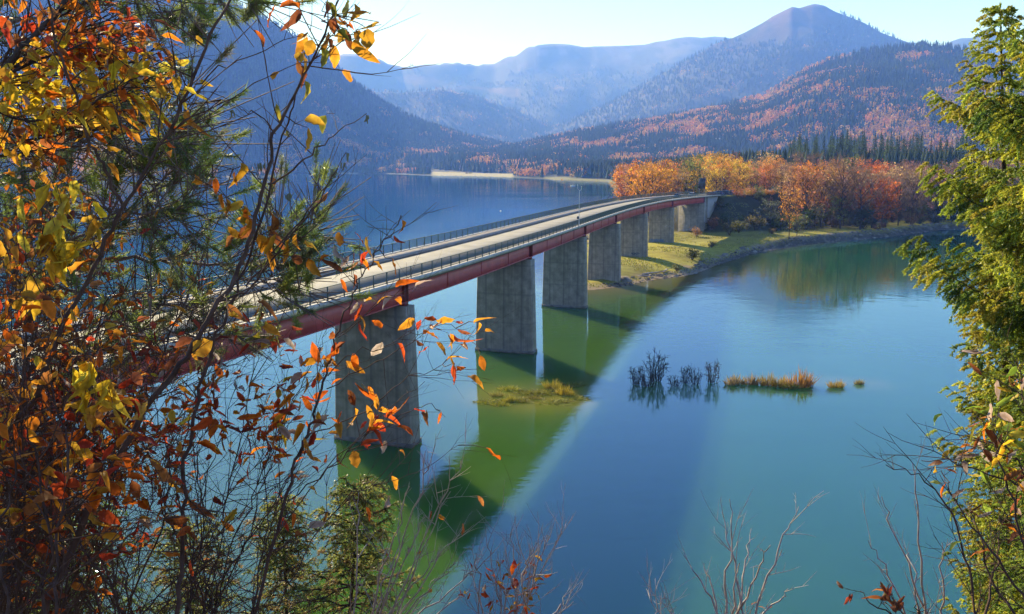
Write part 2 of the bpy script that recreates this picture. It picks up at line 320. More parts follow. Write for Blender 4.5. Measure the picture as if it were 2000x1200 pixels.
def build_ground():
    th = np.radians(np.linspace(-50, 52, 560)); r = np.concatenate([np.linspace(150, 480, 230), 480 * (14500 / 480) ** (np.linspace(0, 1, 340)[1:])])
    T, Rr = np.meshgrid(th, r, indexing='ij'); X = Rr * np.sin(T); Y = Rr * np.cos(T); Z = landz(X, Y)
    d = sdist(LAND, X, Y); n1 = fbm(X / 30, Y / 30, 4); nt_, nr = X.shape
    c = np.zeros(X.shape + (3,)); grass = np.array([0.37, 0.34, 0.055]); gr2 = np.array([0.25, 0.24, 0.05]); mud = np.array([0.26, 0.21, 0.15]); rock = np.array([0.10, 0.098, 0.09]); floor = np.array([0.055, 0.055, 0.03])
    f = ss((n1 - 0.35) / 0.3)[..., None]; c[:] = grass * f + gr2 * (1 - f)
    mu = (ss((2.0 + 7 * fbm(X / 5 + 40, Y / 5, 3) - d) / 2.5) * ss((150 - X) / 30))[..., None]; c = c * (1 - mu) + mud * mu
    gb = (ss((4.0 - d + 3 * (n1 - .5)) / 2) * ss((X - 50) / 10))[..., None]; c = c * (1 - gb) + rock * (.7 + .5 * n1[..., None]) * gb
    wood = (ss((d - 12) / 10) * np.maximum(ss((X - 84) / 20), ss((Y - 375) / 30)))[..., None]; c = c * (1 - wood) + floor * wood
    dr_ = pdist(ROAD, X, Y); sl_ = (ss((32 - dr_) / 6) * ss((dr_ - 6) / 2))[..., None]; c = c * (1 - sl_) + floor * sl_  # embankment side takes the dark floor colour, standing in for brush in shadow
    far = ss((Rr - 600) / 200)[..., None]; fl = np.array([0.045, 0.055, 0.03]); c = c * (1 - far) + fl * far
    # alpine meadows, clearings and painted sunlight on one peak
    k, zt = topk(X, Y); kk = list(LAYERS)
    px, py = proj(np.stack([X, Y, Z], -1))
    def spot(x0, y0, rx, ry): return np.exp(-(((px - x0) / rx) ** 2 + ((py - y0) / ry) ** 2) * (0.6 + 0.8 * fbm(X / 200, Y / 200, 3)))
    isC = (Rr > 6000)
    md = np.clip(sum(spot(*q) for q in [(825, 158, 40, 9), (800, 152, 25, 6), (915, 172, 30, 4), (985, 178, 35, 6), (1000, 186, 14, 6), (1095, 172, 20, 2.5)]) * isC, 0, 1); md = ss((md - .35) / .25)
    md = md[..., None]; c = c * (1 - md) + np.array([0.16, 0.11, 0.05]) * md
    upD = ((k == kk.index('D')) * ss((Z - 760) / 420) * ss((fbm(X / 160, Y / 160, 4) - 0.42) / 0.12) * ss((1640 - px) / 60))[..., None]; c = c * (1 - upD * 0.8) + np.array([0.16, 0.10, 0.05]) * upD * 0.8  # peak's upper left face painted lighter brown, as if sunlit
    rk = (((k == kk.index('F')) | (k == kk.index('C1'))) * ss((Z - 900) / 500) * ss((fbm(X / 120, Y / 300, 5) - 0.45) / 0.1))[..., None]; c = c * (1 - rk * 0.6) + np.array([0.17, 0.15, 0.14]) * rk * 0.6
    pl = (ss((d) / 3) * ss((130 - d) / 30) * (Z < 7) * (Rr > 1500) * ((px > 845) & (px < 1000) | (px > 655) & (px < 700)))[..., None]; c = c * (1 - pl) + np.array([0.36, 0.33, 0.18]) * pl
    pl = (ss((d) / 3) * ss((45 - d) / 15) * (Rr > 1000) * ((px > 1065) & (px < 1240)))[..., None]; c = c * (1 - pl) + np.array([0.20, 0.20, 0.075]) * pl
    i = np.arange(nt_ - 1)[:, None]; j = np.arange(nr - 1)[None]; q = np.stack([i * nr + j, (i + 1) * nr + j, (i + 1) * nr + j + 1, i * nr + j + 1], -1).reshape(-1, 4)
    P = np.stack([X, Y, Z], -1).reshape(-1, 3); keep = P[:, 2][q].max(1) > -2.9
    b = MB(); b.add(P, q[keep][:, ::-1], c.reshape(-1, 3)); o = b.obj('ground', 'ground', smooth=True); tag(o, kind='structure')
build_ground()

def build_water():
    deep = np.array([0.020, 0.092, 0.040]); green = np.array([0.050, 0.112, 0.015]); sh = np.array([0.19, 0.16, 0.055])
    xs = np.concatenate([np.linspace(-15000, -300, 12)[:-1], np.linspace(-300, 420, 361), np.linspace(420, 15000, 12)[1:]])
    ys = np.concatenate([[-600, -200], np.linspace(0, 560, 281), np.linspace(560, 14800, 60)[1:]])
    X, Y = np.meshgrid(xs, ys, indexing='ij'); d = -sdist(LAND, X, Y)
    bx = [tuple(edge(s)[:2]) for s in np.linspace(0, S_END, 60)]
    db = pdist(bx, X, Y); nn = fbm(X / 14, Y / 14, 4)
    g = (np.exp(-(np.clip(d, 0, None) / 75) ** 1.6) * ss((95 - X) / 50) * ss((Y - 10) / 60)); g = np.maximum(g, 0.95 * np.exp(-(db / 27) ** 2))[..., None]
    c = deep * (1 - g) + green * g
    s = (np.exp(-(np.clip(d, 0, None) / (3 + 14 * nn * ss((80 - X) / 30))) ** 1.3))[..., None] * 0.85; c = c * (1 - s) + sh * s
    # sandbar under the reeds
    P = np.array([at_z(x, y)[:2] for x, y in [(985, 775), (1040, 782), (1095, 778), (1120, 768)]]); bd = pdist(P, X, Y); a = (np.exp(-(bd / (2.6 + 5.5 * nn)) ** 2) * 0.8)[..., None]
    c = c * (1 - a) + np.array([0.25, 0.24, 0.04]) * a
    P = np.array([at_z(x, y)[:2] for x, y in [(1560, 745), (1640, 745), (1700, 750)]]); bd = pdist(P, X, Y); a = (np.exp(-(bd / (1.2 + 3 * nn)) ** 2) * 0.35)[..., None]
    c = c * (1 - a) + np.array([0.17, 0.18, 0.06]) * a
    n0, n1 = X.shape; i = np.arange(n0 - 1)[:, None]; j = np.arange(n1 - 1)[None]; q = np.stack([i * n1 + j, (i + 1) * n1 + j, (i + 1) * n1 + j + 1, i * n1 + j + 1], -1).reshape(-1, 4)
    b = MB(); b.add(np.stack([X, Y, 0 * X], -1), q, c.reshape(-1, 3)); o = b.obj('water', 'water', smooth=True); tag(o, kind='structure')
build_water()

def slope_z(X, Y):
    yy = np.clip(Y, -3, None)
    return 25.2 - 0.66 * yy - np.clip(Y - 42, 0, None) * 1.0 + (fbm(np.asarray(X) / 3 + 50, np.asarray(Y) / 3 + 20, 4) - 0.5) * 0.5
def build_slope():
    xs = np.linspace(-150, 150, 220); ys = np.concatenate([[-60, -30, -10, -5], np.linspace(-3, 54, 120)]); X, Y = np.meshgrid(xs, ys, indexing='ij'); Z = slope_z(X, Y)
    c = np.where((fbm(X / 2, Y / 2, 4) > 0.5)[..., None], np.array([0.09, 0.085, 0.03]), np.array([0.11, 0.065, 0.035]))
    n0, n1 = X.shape; i = np.arange(n0 - 1)[:, None]; j = np.arange(n1 - 1)[None]; q = np.stack([i * n1 + j, (i + 1) * n1 + j, (i + 1) * n1 + j + 1, i * n1 + j + 1], -1).reshape(-1, 4)
    b = MB(); b.add(np.stack([X, Y, Z], -1), q, c.reshape(-1, 3)); o = b.obj('hillside', 'ground', smooth=True); tag(o, kind='structure')
build_slope()
# ------------------------------------------------------------------ bridge
def sweep(b, s0, s1, prof, n=None, col=None, zoff=0):
    n = n or max(2, int((s1 - s0) / 1.5)); ss_ = np.linspace(s0, s1, n); prof = np.asarray(prof, float); k = len(prof)
    t, nn = frame(ss_); E = edge(ss_)
    V = E[:, None] + nn[:, None] * (prof[None, :, 0:1] - HWD) + np.array([0, 0, 1.]) * (prof[None, :, 1:2] + zoff)
    i = np.arange(n - 1)[:, None]; j = np.arange(k)[None]
    q = np.stack([i * k + j, (i + 1) * k + j, (i + 1) * k + (j + 1) % k, i * k + (j + 1) % k], -1).reshape(-1, 4)
    b.add(V.reshape(-1, 3), q, col); b.f.append(np.array([[b.n - n * k + m for m in range(k)][::-1]])); b.f.append(np.array([[b.n - k + m for m in range(k)]]))
def rect(u0, u1, z0, z1): return [(u0, z0), (u1, z0), (u1, z1), (u0, z1)]
bridge = thing('road_bridge', 'long curved road bridge with red girders on tapered concrete piers across the lake', 'bridge', tuple(onbridge(0.0, 0.0, -17)))
def bpart(b, name, mat, parent=bridge, **k):
    o = b.obj(name, mat, None, **k); o.parent = parent
    o.matrix_parent_inverse = __import__('mathutils').Matrix.Identity(4)
    base = bridge.location
    if parent is bridge: o.location = o.location - base
    return o
SE = S_END
b = MB(); sweep(b, 0, SE, rect(-5.80, 5.62, -0.36, -0.004)); bpart(b, 'deck_slab', 'slabedge')
b = MB(); sweep(b, 0, SE, rect(-3.35, 4.55, 0.0, 0.03)); bpart(b, 'roadway', 'asphalt')
b = MB(); sweep(b, 0, SE, rect(-5.55, -3.35, 0.0, 0.30)); bpart(b, 'walkway', 'walk')
b = MB(); sweep(b, 0, SE, rect(4.55, 5.5, 0.0, 0.15)); bpart(b, 'kerb_strip', 'walk')
b = MB(); sweep(b, 0, SE, rect(5.5, 5.84, -0.16, 0.20)); bpart(b, 'edge_beam', 'edge')
b = MB(); sweep(b, 0, SE, rect(-5.88, -5.55, -0.30, 0.36)); bpart(b, 'edge_beam', 'edge')
# girders: web with flanges
PIERC = {1: (-13.3, 83.1), 2: (-.9, 125.1), 3: (10.2, 165.7), 4: (21.6, 202.2), 5: (34.0, 243.0), 6: (48.8, 284.7)}
def s_of(P):
    ss_ = np.linspace(0, S_END, 2000); t, n = frame(ss_); C = edge(ss_) - n * HWD; return ss_[np.argmin(np.hypot(C[:, 0] - P[0], C[:, 1] - P[1]))]
PS = {k: s_of(v) for k, v in PIERC.items()}
PS[0] = PS[1] - 41.5; PS[7] = min(s_of((67.5, 325.5)), S_END - 6)
GZ = -0.36; GD = 1.85
girders = []
POFF = {0: 1.4}
for _k2, _P in PIERC.items(): t_, n_ = frame(PS[_k2]); POFF[_k2] = float((np.array(_P) - onbridge(PS[_k2], 0.0)[:2]) @ n_[:2])
print('POFF', POFF, 'PS', PS, 'END', S_END)
PHW = {0: 4.2, 1: 4.2, 2: 4.4, 3: 4.28, 4: 3.8, 5: 3.95, 6: 4.1}
for u in (4.6, -2.4):
    b = MB(); sweep(b, 2, SE - 3.2, rect(u - .03, u + .03, GZ - GD, GZ)); g = bpart(b, 'girder', 'red_steel'); girders.append(g)
    b = MB(); sweep(b, 2, SE - 3.2, rect(u - .32, u + .32, GZ - GD - .05, GZ - GD)); f = bpart(b, 'flange', 'red_steel', parent=g)
    sd = 1 if u > 0 else -1
    b0 = list(PS.values()); marks = []
    for s_ in b0: marks += [(s_, 0.30, 0)]
    for a_, c_ in zip(sorted(b0)[:-1], sorted(b0)[1:]):
        for q in (1, 2, 3): marks.append((a_ + (c_ - a_) * q / 4, 0.04 if q != 2 else 0.09, 1))
    for s_, w_, kind in marks:
        b = MB(); pr = rect(u + sd * .03 if sd > 0 else u - .03 - (0.30 if not kind else .08), u + .03 + (0.30 if not kind else .08) if sd > 0 else u - .03, GZ - GD, GZ)
        if kind: sweep(b, s_ - w_, s_ + w_, pr, n=2)
        else:
            sweep(b, s_ - .45, s_ - .33, pr, n=2); sweep(b, s_ + .33, s_ + .45, pr, n=2)
        bpart(b, 'stiffener', 'dark_red_steel' if not kind else 'red_steel', parent=g)
for i_, s_ in enumerate(np.arange(6, SE - 5, 9.5)):
    b = MB(); sweep(b, s_ - .08, s_ + .08, rect(-2.37, 4.57, GZ - 1.3, GZ - .5), n=2); bpart(b, 'cross_beam', 'dark_red_steel')
# piers
PCON = M['concrete']
pier_obj = {}
for k in range(0, 7):
    s_ = PS[k]; t, n = frame(s_); c = onbridge(s_, POFF[k], 0.0)
    zb = -4.0 if k < 4 else 0.0; ztop = c[2] + GZ - GD - .05 - .32
    zw = 0 if k < 4 else 1.0
    b = MB(); ang = R(-19.5)
    hb = ztop - zb
    def ring(z, chf=0.12):
        bt = 0.022 * (ztop - z); wx = PHW[k] - 0.022 * ztop + bt; wy = 0.92 + bt * 0.6
        return [(-wx + chf, -wy, z), (wx - chf, -wy, z), (wx, -wy + chf, z), (wx, wy - chf, z), (wx - chf, wy, z), (-wx + chf, wy, z), (-wx, wy - chf, z), (-wx, -wy + chf, z)]
    zs = [zb, zb + hb * .35, zb + hb * .7, ztop]
    V = np.array(sum([ring(z) for z in zs], []), float); V[:, 2] -= zb
    q = [[a * 8 + j, a * 8 + (j + 1) % 8, (a + 1) * 8 + (j + 1) % 8, (a + 1) * 8 + j] for a in range(3) for j in range(8)]
    b.add(V, q); b.f.append(np.array([[24 + j for j in range(8)]]))
    o = mkobj('pier', b.mesh('pier', 'concrete', col=False), bridge); o.location = np.array([c[0], c[1], zb]) - np.array(bridge.location); o.rotation_euler = (0, 0, ang); pier_obj[k] = (o, zb)
    # footing ledge seen at the water line
    if k < 4:
        b = MB(); w0 = PHW[k] + .06; d0 = .92 + .0132 * ztop + .06
        b.box((0, 0, 4.0 + 0.15 + 0.0), (2 * w0, 2 * d0, 0.55)); f = mkobj('plinth', b.mesh('plinth', 'slabedge', col=False), o)
    for u in (-2.4 - POFF[k], 4.6 - POFF[k]):
        bb = MB(); bb.box((u, 0, ztop - zb + .16), (.7, .7, .32)); mkobj('bearing', bb.mesh('bearing', 'dark_red_steel', col=False), o)
# graffiti on two piers (dark scrawl and a blue panel), strokes standing 3 mm proud of the concrete
def stroke(mb, pts, wd, y):
    P = np.array(pts, float); T = np.gradient(P, axis=0); T /= np.linalg.norm(T, axis=1)[:, None] + 1e-9; Nn = np.stack([-T[:, 1], T[:, 0]], -1) * wd / 2
    A = P + Nn; B = P - Nn; V = [(a[0], y, a[1]) for a in A] + [(q[0], y, q[1]) for q in B]; n_ = len(P)
    mb.add(V, [[i, i + 1, n_ + i + 1, n_ + i] for i in range(n_ - 1)])
M['spray_dark'] = simple('dark_spray_paint', (0.03, 0.05, 0.08), 0.6); M['spray_blue'] = simple('faded_blue_spray_paint', (0.09, 0.15, 0.24), 0.7, var=0.4, scale=2)
M['spray_pale'] = simple('pale_spray_paint', (0.32, 0.33, 0.35), 0.7, var=0.2)
def facey(k, z): # y of the camera-facing side in pier space, at pier height z
    o, zb = pier_obj[k]; c = onbridge(PS[k], -0.1, 0.0); zt = c[2] + GZ - GD - .37; return -(0.92 + 0.0132 * (zt - (z + zb)))
o5 = pier_obj[5][0]; mb = MB(); tt = np.linspace(0, 1, 60)
x0 = -0.4
for (cx, cz, fr, am, L_) in [(0.0, 2.55, 3.2, .28, 1.9), (0.15, 2.45, 2.1, .34, 1.6)]:
    stroke(mb, np.stack([x0 + cx + tt * L_ + .12 * np.sin(tt * fr * 2 * pi * 1.5), cz + am * np.sin(tt * fr * 2 * pi) * (1 - .5 * tt)], -1), .12, facey(5, 2.2) - .004)
stroke(mb, [(x0 + 1.5, 2.9), (x0 + 2.0, 2.75), (x0 + 2.6, 2.45), (x0 + 1.9, 2.5)], .14, facey(5, 2.2) - .006)
tag(mkobj('graffiti', mb.mesh('graffiti', 'spray_dark', col=False), o5), 'dark looping spray scrawl')
o6 = pier_obj[6][0]; mb = MB()
for i_ in range(9):
    xx = -3.6 + i_ * .52; stroke(mb, [(xx, 1.9), (xx + .1, 3.0 + .2 * sin(i_ * 2)), (xx + .4, 2.9), (xx + .35, 1.95)], .22, facey(6, 1.9) - .004 - .0005 * i_)
tag(mkobj('graffiti', mb.mesh('graffiti', 'spray_blue', col=False), o6), 'faded blue painted letters')
mb = MB()
for (xx, zz) in [(1.2, 7.0), (1.7, 7.3), (2.2, 6.9), (2.7, 7.2), (-1.5, 9.2)]:
    mb = MB(); stroke(mb, [(xx, zz), (xx + .25, zz + .35), (xx + .4, zz)], .1, facey(6, 6.5) - .004); mkobj('graffiti', mb.mesh('graffiti', 'spray_pale', col=False), o6)
# far abutment with its wing wall
c7 = onbridge(PS[7], 0.0); t7, n7 = frame(PS[7]); ang7 = math.atan2(n7[1], n7[0]); zt7 = c7[2] + GZ
b = MB(); hh = zt7 + 0.6
ab = MB(); 
p = [(-4.7, -.9, 0), (4.9, -.9, 0), (4.9, .9, 0), (-4.7, .9, 0)]; hs = hh - GD - .4
V = p + [(x, y, hs) for x, y, _ in p]; ab.add(V, [[0, 1, 5, 4], [1, 2, 6, 5], [2, 3, 7, 6], [3, 0, 4, 7], [4, 5, 6, 7]])
ab.box((-.0, 1.5, hh / 2), (11.0, 1.2, hh))
abo = mkobj('abutment', ab.mesh('abutment', 'concrete', col=False), bridge); abo.location = np.array([c7[0], c7[1], -0.6]) - np.array(bridge.location); abo.rotation_euler = (0, 0, ang7)
M['wing'] = simple('pale_wing_wall_concrete', (0.36, 0.345, 0.33), 0.85, var=0.15, scale=0.7)
for u, nm in ((4.95, 'r'), (-4.95, 'l')):
    ww = MB(); pts = []
    for s_ in np.linspace(PS[7] + .2, PS[7] + 17, 8): pts.append((s_, ))
    top = [onbridge(q[0], u, GZ if q[0] < S_END else -.1) for q in pts]; f_ = np.linspace(0, 1, 8)
    bot = [np.array([a[0], a[1], 0.8 + (a[2] - 1.2) * ff ** 1.15]) for a, ff in zip(top, f_)]
    t_, n_ = frame(PS[7] + 8); off = n_ * 0.45
    V = top + bot + [a - off for a in top] + [a - off for a in bot]; m_ = 8
    q = [[i, i + 1, m_ + i + 1, m_ + i] for i in range(7)] + [[2 * m_ + i, 3 * m_ + i, 3 * m_ + i + 1, 2 * m_ + i + 1] for i in range(7)] + [[i, 2 * m_ + i, 2 * m_ + i + 1, i + 1] for i in range(7)] + [[m_ + i, m_ + i + 1, 3 * m_ + i + 1, 3 * m_ + i] for i in range(7)] + [[0, m_, 3 * m_, 2 * m_]]
    ww.add(V, q); bpart(ww, 'wing_wall', 'wing', col=False)
# near abutment (hidden behind the shrubs)
t0, n0 = frame(3.1); c0 = onbridge(3.1, 0.0); ab = MB(); hh = 9.0; ab.box((0, -.5, hh / 2), (11, 2.0, hh)); a0 = mkobj('abutment', ab.mesh('abutment', 'concrete', col=False), bridge)
a0.location = np.array([c0[0], c0[1], c0[2] + GZ - hh - 1.9]) - np.array(bridge.location); a0.rotation_euler = (0, 0, math.atan2(n0[1], n0[0]))
# railings
RH = 1.12
for u, base_z, nm in ((5.62, .20, 'near'), (-5.72, .36, 'far')):
    b = MB(); sweep(b, .5, SE + 6 if 0 else SE - .2, rect(u - .035, u + .035, base_z + RH - .05, base_z + RH)); sweep(b, .5, SE - .2, rect(u - .02, u + .02, base_z + .10, base_z + .14))
    rl = bpart(b, 'railing', 'rail', col=False)
    bars = MB(); S_ = np.arange(1, SE - .3, 0.16); t, n = frame(S_); P = edge(S_) + n * (u - HWD); tt = t * .013; nn = n * .011
    V = []
    for dz in (base_z + .14, base_z + RH - .05):
        Q = P + np.array([0, 0, dz]); V.append(np.stack([Q - tt - nn, Q + tt - nn, Q + tt + nn, Q - tt + nn], 1))
    V = np.concatenate(V, 1); k8 = np.arange(len(S_))[:, None, None] * 8; q = np.array([[0, 1, 5, 4], [1, 2, 6, 5], [2, 3, 7, 6], [3, 0, 4, 7]])[None] + k8
    bars.add(V.reshape(-1, 3), q.reshape(-1, 4)); bo = bpart(bars, 'railing_bars', 'rail', parent=rl, col=False)
    post = MB(); post.box((0, 0, RH / 2 - .02), (.09, .09, RH - .02)); pm = post.mesh('post', 'rail', col=False)
    rest = MB()
    for i_, s_ in enumerate(np.arange(1, SE - .3, 2.5)):
        c = onbridge(s_, u, base_z)
        if 12 <= s_ and i_ < 105:
            o = mkobj('post', pm, rl); o.location = c; t_, n_ = frame(s_); o.rotation_euler = (0, 0, math.atan2(n_[1], n_[0]))
            o.location = np.array(c) - 0
        else: rest.box(c + np.array([0, 0, RH / 2]), (.09, .09, RH - .02))
    if rest.v:
        ro = rest.obj('posts', 'rail', rl, col=False); ro['kind'] = 'stuff'
    # children of the railing are given in world space: undo the parent's offset
    for ch in rl.children: ch.location = np.array(ch.location) - np.array(rl.location) - np.array(bridge.location)
for g in girders:
    for ch in g.children: ch.location = np.array(ch.location) - np.array(g.location) - np.array(bridge.location)
# road beyond the bridge
b = MB(); sweep(b, S_END - .0, S_MAX - 4, rect(-5.2, 5.2, -0.5, 0.02)); tag(b.obj('road', 'asphalt', col=False), kind='structure')

# ------------------------------------------------------------------ tree builders
def quads(b, C, size, col, nrm=None, rg=None, flat=0.0, asp=1.0):
    """randomly turned leaf-clump faces at centres C"""
    rg = rg or rng; n = len(C); size = np.broadcast_to(size, (n,))[:, None]
    a = rg.normal(size=(n, 3)); a[:, 2] *= (1 - flat); a /= np.linalg.norm(a, axis=1)[:, None] + 1e-9
    c = rg.normal(size=(n, 3)); c -= (c * a).sum(1)[:, None] * a; c /= np.linalg.norm(c, axis=1)[:, None] + 1e-9
    a = a * size * asp; c = c * size
    k = rg.uniform(0.6, 1.2, (n, 4, 1))
    V = np.stack([C - a * k[:, 0], C - c * k[:, 1] * .7, C + a * k[:, 2], C + c * k[:, 3] * .7], 1)
    cc = np.repeat(np.broadcast_to(col, (n, 3)), 4, 0)
    b.add(V.reshape(-1, 3), np.arange(4 * n).reshape(-1, 4), cc)
def make_broadleaf(seed, h=18.0, wid=0.33, dens=1.0, sparse=False):
    rg = np.random.default_rng(seed); tb = MB(); cb = MB()
    th = h * 0.9; lean = rg.normal(0, .03, 2) * h
    pts = [(lean[0] * (z / th) ** 2, lean[1] * (z / th) ** 2, z) for z in np.linspace(-0.5, th, 7)]
    tb.tube(pts, np.linspace(h * .017, h * .003, 7), 6)
    cl = []
    nb = int(15 + rg.integers(5))
    for i in range(nb):
        f = 0.22 + 0.72 * (i + rg.uniform(0, .8)) / nb; z0 = f * th; a = i * 2.4 + rg.uniform(-.5, .5)
        prof = math.sin(min(1, max(0, (f - .12) / .9)) ** .75 * pi) ** .6
        L_ = h * wid * prof * rg.uniform(.6, 1.15) + .6
        p0 = np.array([lean[0] * f * f, lean[1] * f * f, z0]); d = np.array([cos(a), sin(a), .45 + .5 * f])
        p1 = p0 + d * L_ * .55 + np.array([0, 0, .1 * L_]); p2 = p0 + d * L_ + np.array([0, 0, .25 * L_])
        tb.tube([p0, p1, p2], [h * .007, h * .004, h * .0015], 4)
        cl += [(p1, .55), (p2, .8)]
        for q in range(2):
            e = p1 + (p2 - p1) * rg.uniform(0, 1) + rg.normal(0, .28, 3) * L_ * .6; tb.tube([p1, e], [h * .003, h * .001], 3); cl.append((e, .6))
    cl.append((np.array([lean[0], lean[1], th]), .7))
    for c, s in cl:
        n = int((24 if not sparse else 7) * dens * s); r = h * .060 * s * rg.uniform(.8, 1.4)
        C = c + rg.normal(size=(n, 3)) * r * np.array([1, 1, .75]); bright = rg.uniform(.45, 1.35)
        cc = np.array([1, rg.uniform(.82, 1.1), rg.uniform(.8, 1.1)]) * bright * rg.uniform(.75, 1.2, (n, 1))
        quads(cb, C, rg.uniform(.2, .48, n), cc, rg=rg)
        if sparse:      # fine twigs fan outwards
            m = 26; d = rg.normal(size=(m, 3)) + np.array([0, 0, .9]) + c * np.array([1, 1, 0]) / h * 3; d /= np.linalg.norm(d, axis=1)[:, None]
            L_ = rg.uniform(.8, 2.2, m)[:, None] * h / 18; base = c + rg.normal(size=(m, 3)) * r * .6; sd = np.cross(d, rg.normal(size=(m, 3))); sd /= np.linalg.norm(sd, axis=1)[:, None]
            V = np.stack([base - sd * .045, base + sd * .045, base + d * L_], 1); cb.add(V.reshape(-1, 3), np.arange(3 * m).reshape(-1, 3), np.array([.8, .75, .8]) * rg.uniform(.7, 1.1))
    return tb.mesh('trunk', 'bark', col=False), cb.mesh('crown', 'crown')
def make_conifer(seed, h=20.0, wid=0.17):
    rg = np.random.default_rng(seed); tb = MB(); cb = MB(); tb.tube([(0, 0, -.5), (0, 0, h * .5), (0, 0, h * .97)], [h * .013, h * .008, h * .001], 6)
    z = h * .06; i = 0; C = []; A = []
    while z < h * .985:
        f = z / h; R_ = h * wid * (1 - f) ** .82 * rg.uniform(.78, 1.12) + .15; nb = 7 if f < .8 else 5
        for k in range(nb):
            if rg.random() < .1: continue
            a = k * 2 * pi / nb + i * .7 + rg.uniform(-.25, .25); L_ = R_ * rg.uniform(.7, 1.15)
            for t in np.arange(.18, 1.01, .5 / max(L_, .5)):
                n = 2
                for _ in range(n):
                    w_ = .22 * L_ * (1 - t * .6); C.append((cos(a) * L_ * t + rg.normal(0, w_), sin(a) * L_ * t + rg.normal(0, w_), z - L_ * t * .28 + .12 * L_ * t * t + rg.normal(0, .12))); A.append(.7 + .4 * t)
        z += h * .021 + .14 * (1 - f); i += 1
    C = np.array(C); A = np.array(A)[:, None] * rg.uniform(.75, 1.2, (len(C), 1)); cc = np.array([1, 1, 1.]) * A
    quads(cb, C, rg.uniform(.28, .5, len(C)) * (1 - .5 * C[:, 2] / h), cc, rg=rg, flat=.45)
    cb.tube([(0, 0, h * .93), (0, 0, h * 1.01)], [.09, .01], 4)
    return tb.mesh('trunk', 'bark', col=False), cb.mesh('crown', 'crown')
BV = [make_broadleaf(100 + i, 18, .30 + .05 * (i % 3)) for i in range(5)]
SV = [make_broadleaf(200 + i, 18, .34, sparse=True) for i in range(3)]
CV = [make_conifer(300 + i, 20, .15 + .025 * i) for i in range(4)]
COLS = {'orange': (.80, .29, .04), 'deep orange': (.76, .20, .035), 'golden': (.80, .42, .05), 'yellow': (.80, .54, .06), 'rust brown': (.46, .19, .07), 'olive green': (.24, .26, .07), 'pinkish brown': (.58, .33, .16), 'purple brown': (.42, .27, .18),
        'grey green': (.20, .22, .11)}
def landmark(px):
    for a, t in ((1240, 'behind the bridge railing'), (1300, 'behind the blue grey car'), (1362, 'left of the dark road sign'), (1392, 'just right of the dark road sign'), (1450, 'above the parked cars'), (1520, 'over the dark slope'), (1600, 'above the lone yellow tree'),
                 (1680, 'over the lit grass strip'), (1740, 'at the fiery shoreline clump'), (1800, 'in the pale bare stand'), (2400, 'beside the tall spruce')):
        if px < a: return t
TREES = []
def place_tree(x, y, kind, colname, h, group, base=None, rot=None, z=None, wide=1.0):
    z0 = float(landz(np.array([x]), np.array([y]))[0]) if z is None else z
    if base is None: base = {'b': BV, 's': SV, 'c': CV}[kind]
    tm, cm = base[rng.integers(len(base))]; h0 = 20.0 if kind == 'c' else 18.0
    nm = {'b': 'broadleaf_tree', 's': 'bare_tree', 'c': 'conifer_tree'}[kind]
    r = bpy.data.objects.new(nm, None); COL.objects.link(r); r.location = (x, y, z0 - .2); r.rotation_euler = (0, 0, rng.uniform(0, 2 * pi) if rot is None else rot)
    k = h / h0; wx = k * wide * rng.uniform(.85, 1.2); r.scale = (wx, wx, k); r['category'] = 'tree'; r['group'] = group
    t = mkobj('trunk', tm, r); c = mkobj('crown', cm, r)
    if kind == 'c': base_c = np.array([.055, .082, .032]) * (1.5 if 'tall' in group else 1) * rng.uniform(.7, 1.35)
    else: base_c = np.array(COLS[colname]) * rng.uniform(.62, 1.15) * np.array([1, rng.uniform(.85, 1.2), 1])
    c.color = (*base_c, 1)
    px, py = proj([x, y, z0 + h / 2]); TREES.append(dict(o=r, px=float(px), py=float(py), y=y, x=x, kind=kind, col=colname, h=h, group=group))
    return r
def zone(px, rear):
    u = rng.random()
    def pick(*opts):
        t = 0
        for p, v in opts:
            t += p
            if u < t: return v
        return opts[-1][1]
    if px < 1250: return pick((.35, ('b', 'orange')), (.3, ('b', 'deep orange')), (.2, ('b', 'pinkish brown')), (.15, ('s', 'pinkish brown')))
    if px < 1330: return pick((.35, ('b', 'orange')), (.2, ('b', 'golden')), (.15, ('b', 'rust brown')), (.15, ('c', 'dark')), (.15, ('b', 'pinkish brown')))
    if px < 1368: return pick((.35, ('c', 'dark')), (.3, ('b', 'olive green')), (.35, ('b', 'golden')))
    if px < 1460: return pick((.40, ('b', 'golden')), (.25, ('b', 'yellow')), (.25, ('b', 'orange')), (.1, ('b', 'rust brown')))
    if px < 1680: return pick((.25, ('b', 'orange')), (.2, ('b', 'pinkish brown')), (.16, ('s', 'purple brown')), (.10, ('b', 'golden')), (.11, ('b', 'rust brown')), (.09, ('b', 'olive green')), (.09, ('c', 'dark')))
    if px < 1735: return pick((.5, ('b', 'deep orange')), (.3, ('b', 'orange')), (.2, ('s', 'purple brown')))
    if px < 1825: return pick((.8, ('s', 'purple brown')), (.2, ('b', 'pinkish brown')))
    return pick((.55, ('c', 'dark')), (.2, ('b', 'olive green')), (.25, ('s', 'purple brown')))
cand = []; tries = 0
PT = np.stack([rng.uniform(58, 560, 14000), rng.uniform(285, 800, 14000)], -1)
dd = sdist(LAND, PT[:, 0], PT[:, 1]); dr = pdist(ROAD, PT[:, 0], PT[:, 1]); zz0 = landz(PT[:, 0], PT[:, 1]); pxs, pys = proj(np.stack([PT[:, 0], PT[:, 1], zz0], -1))
sel = []
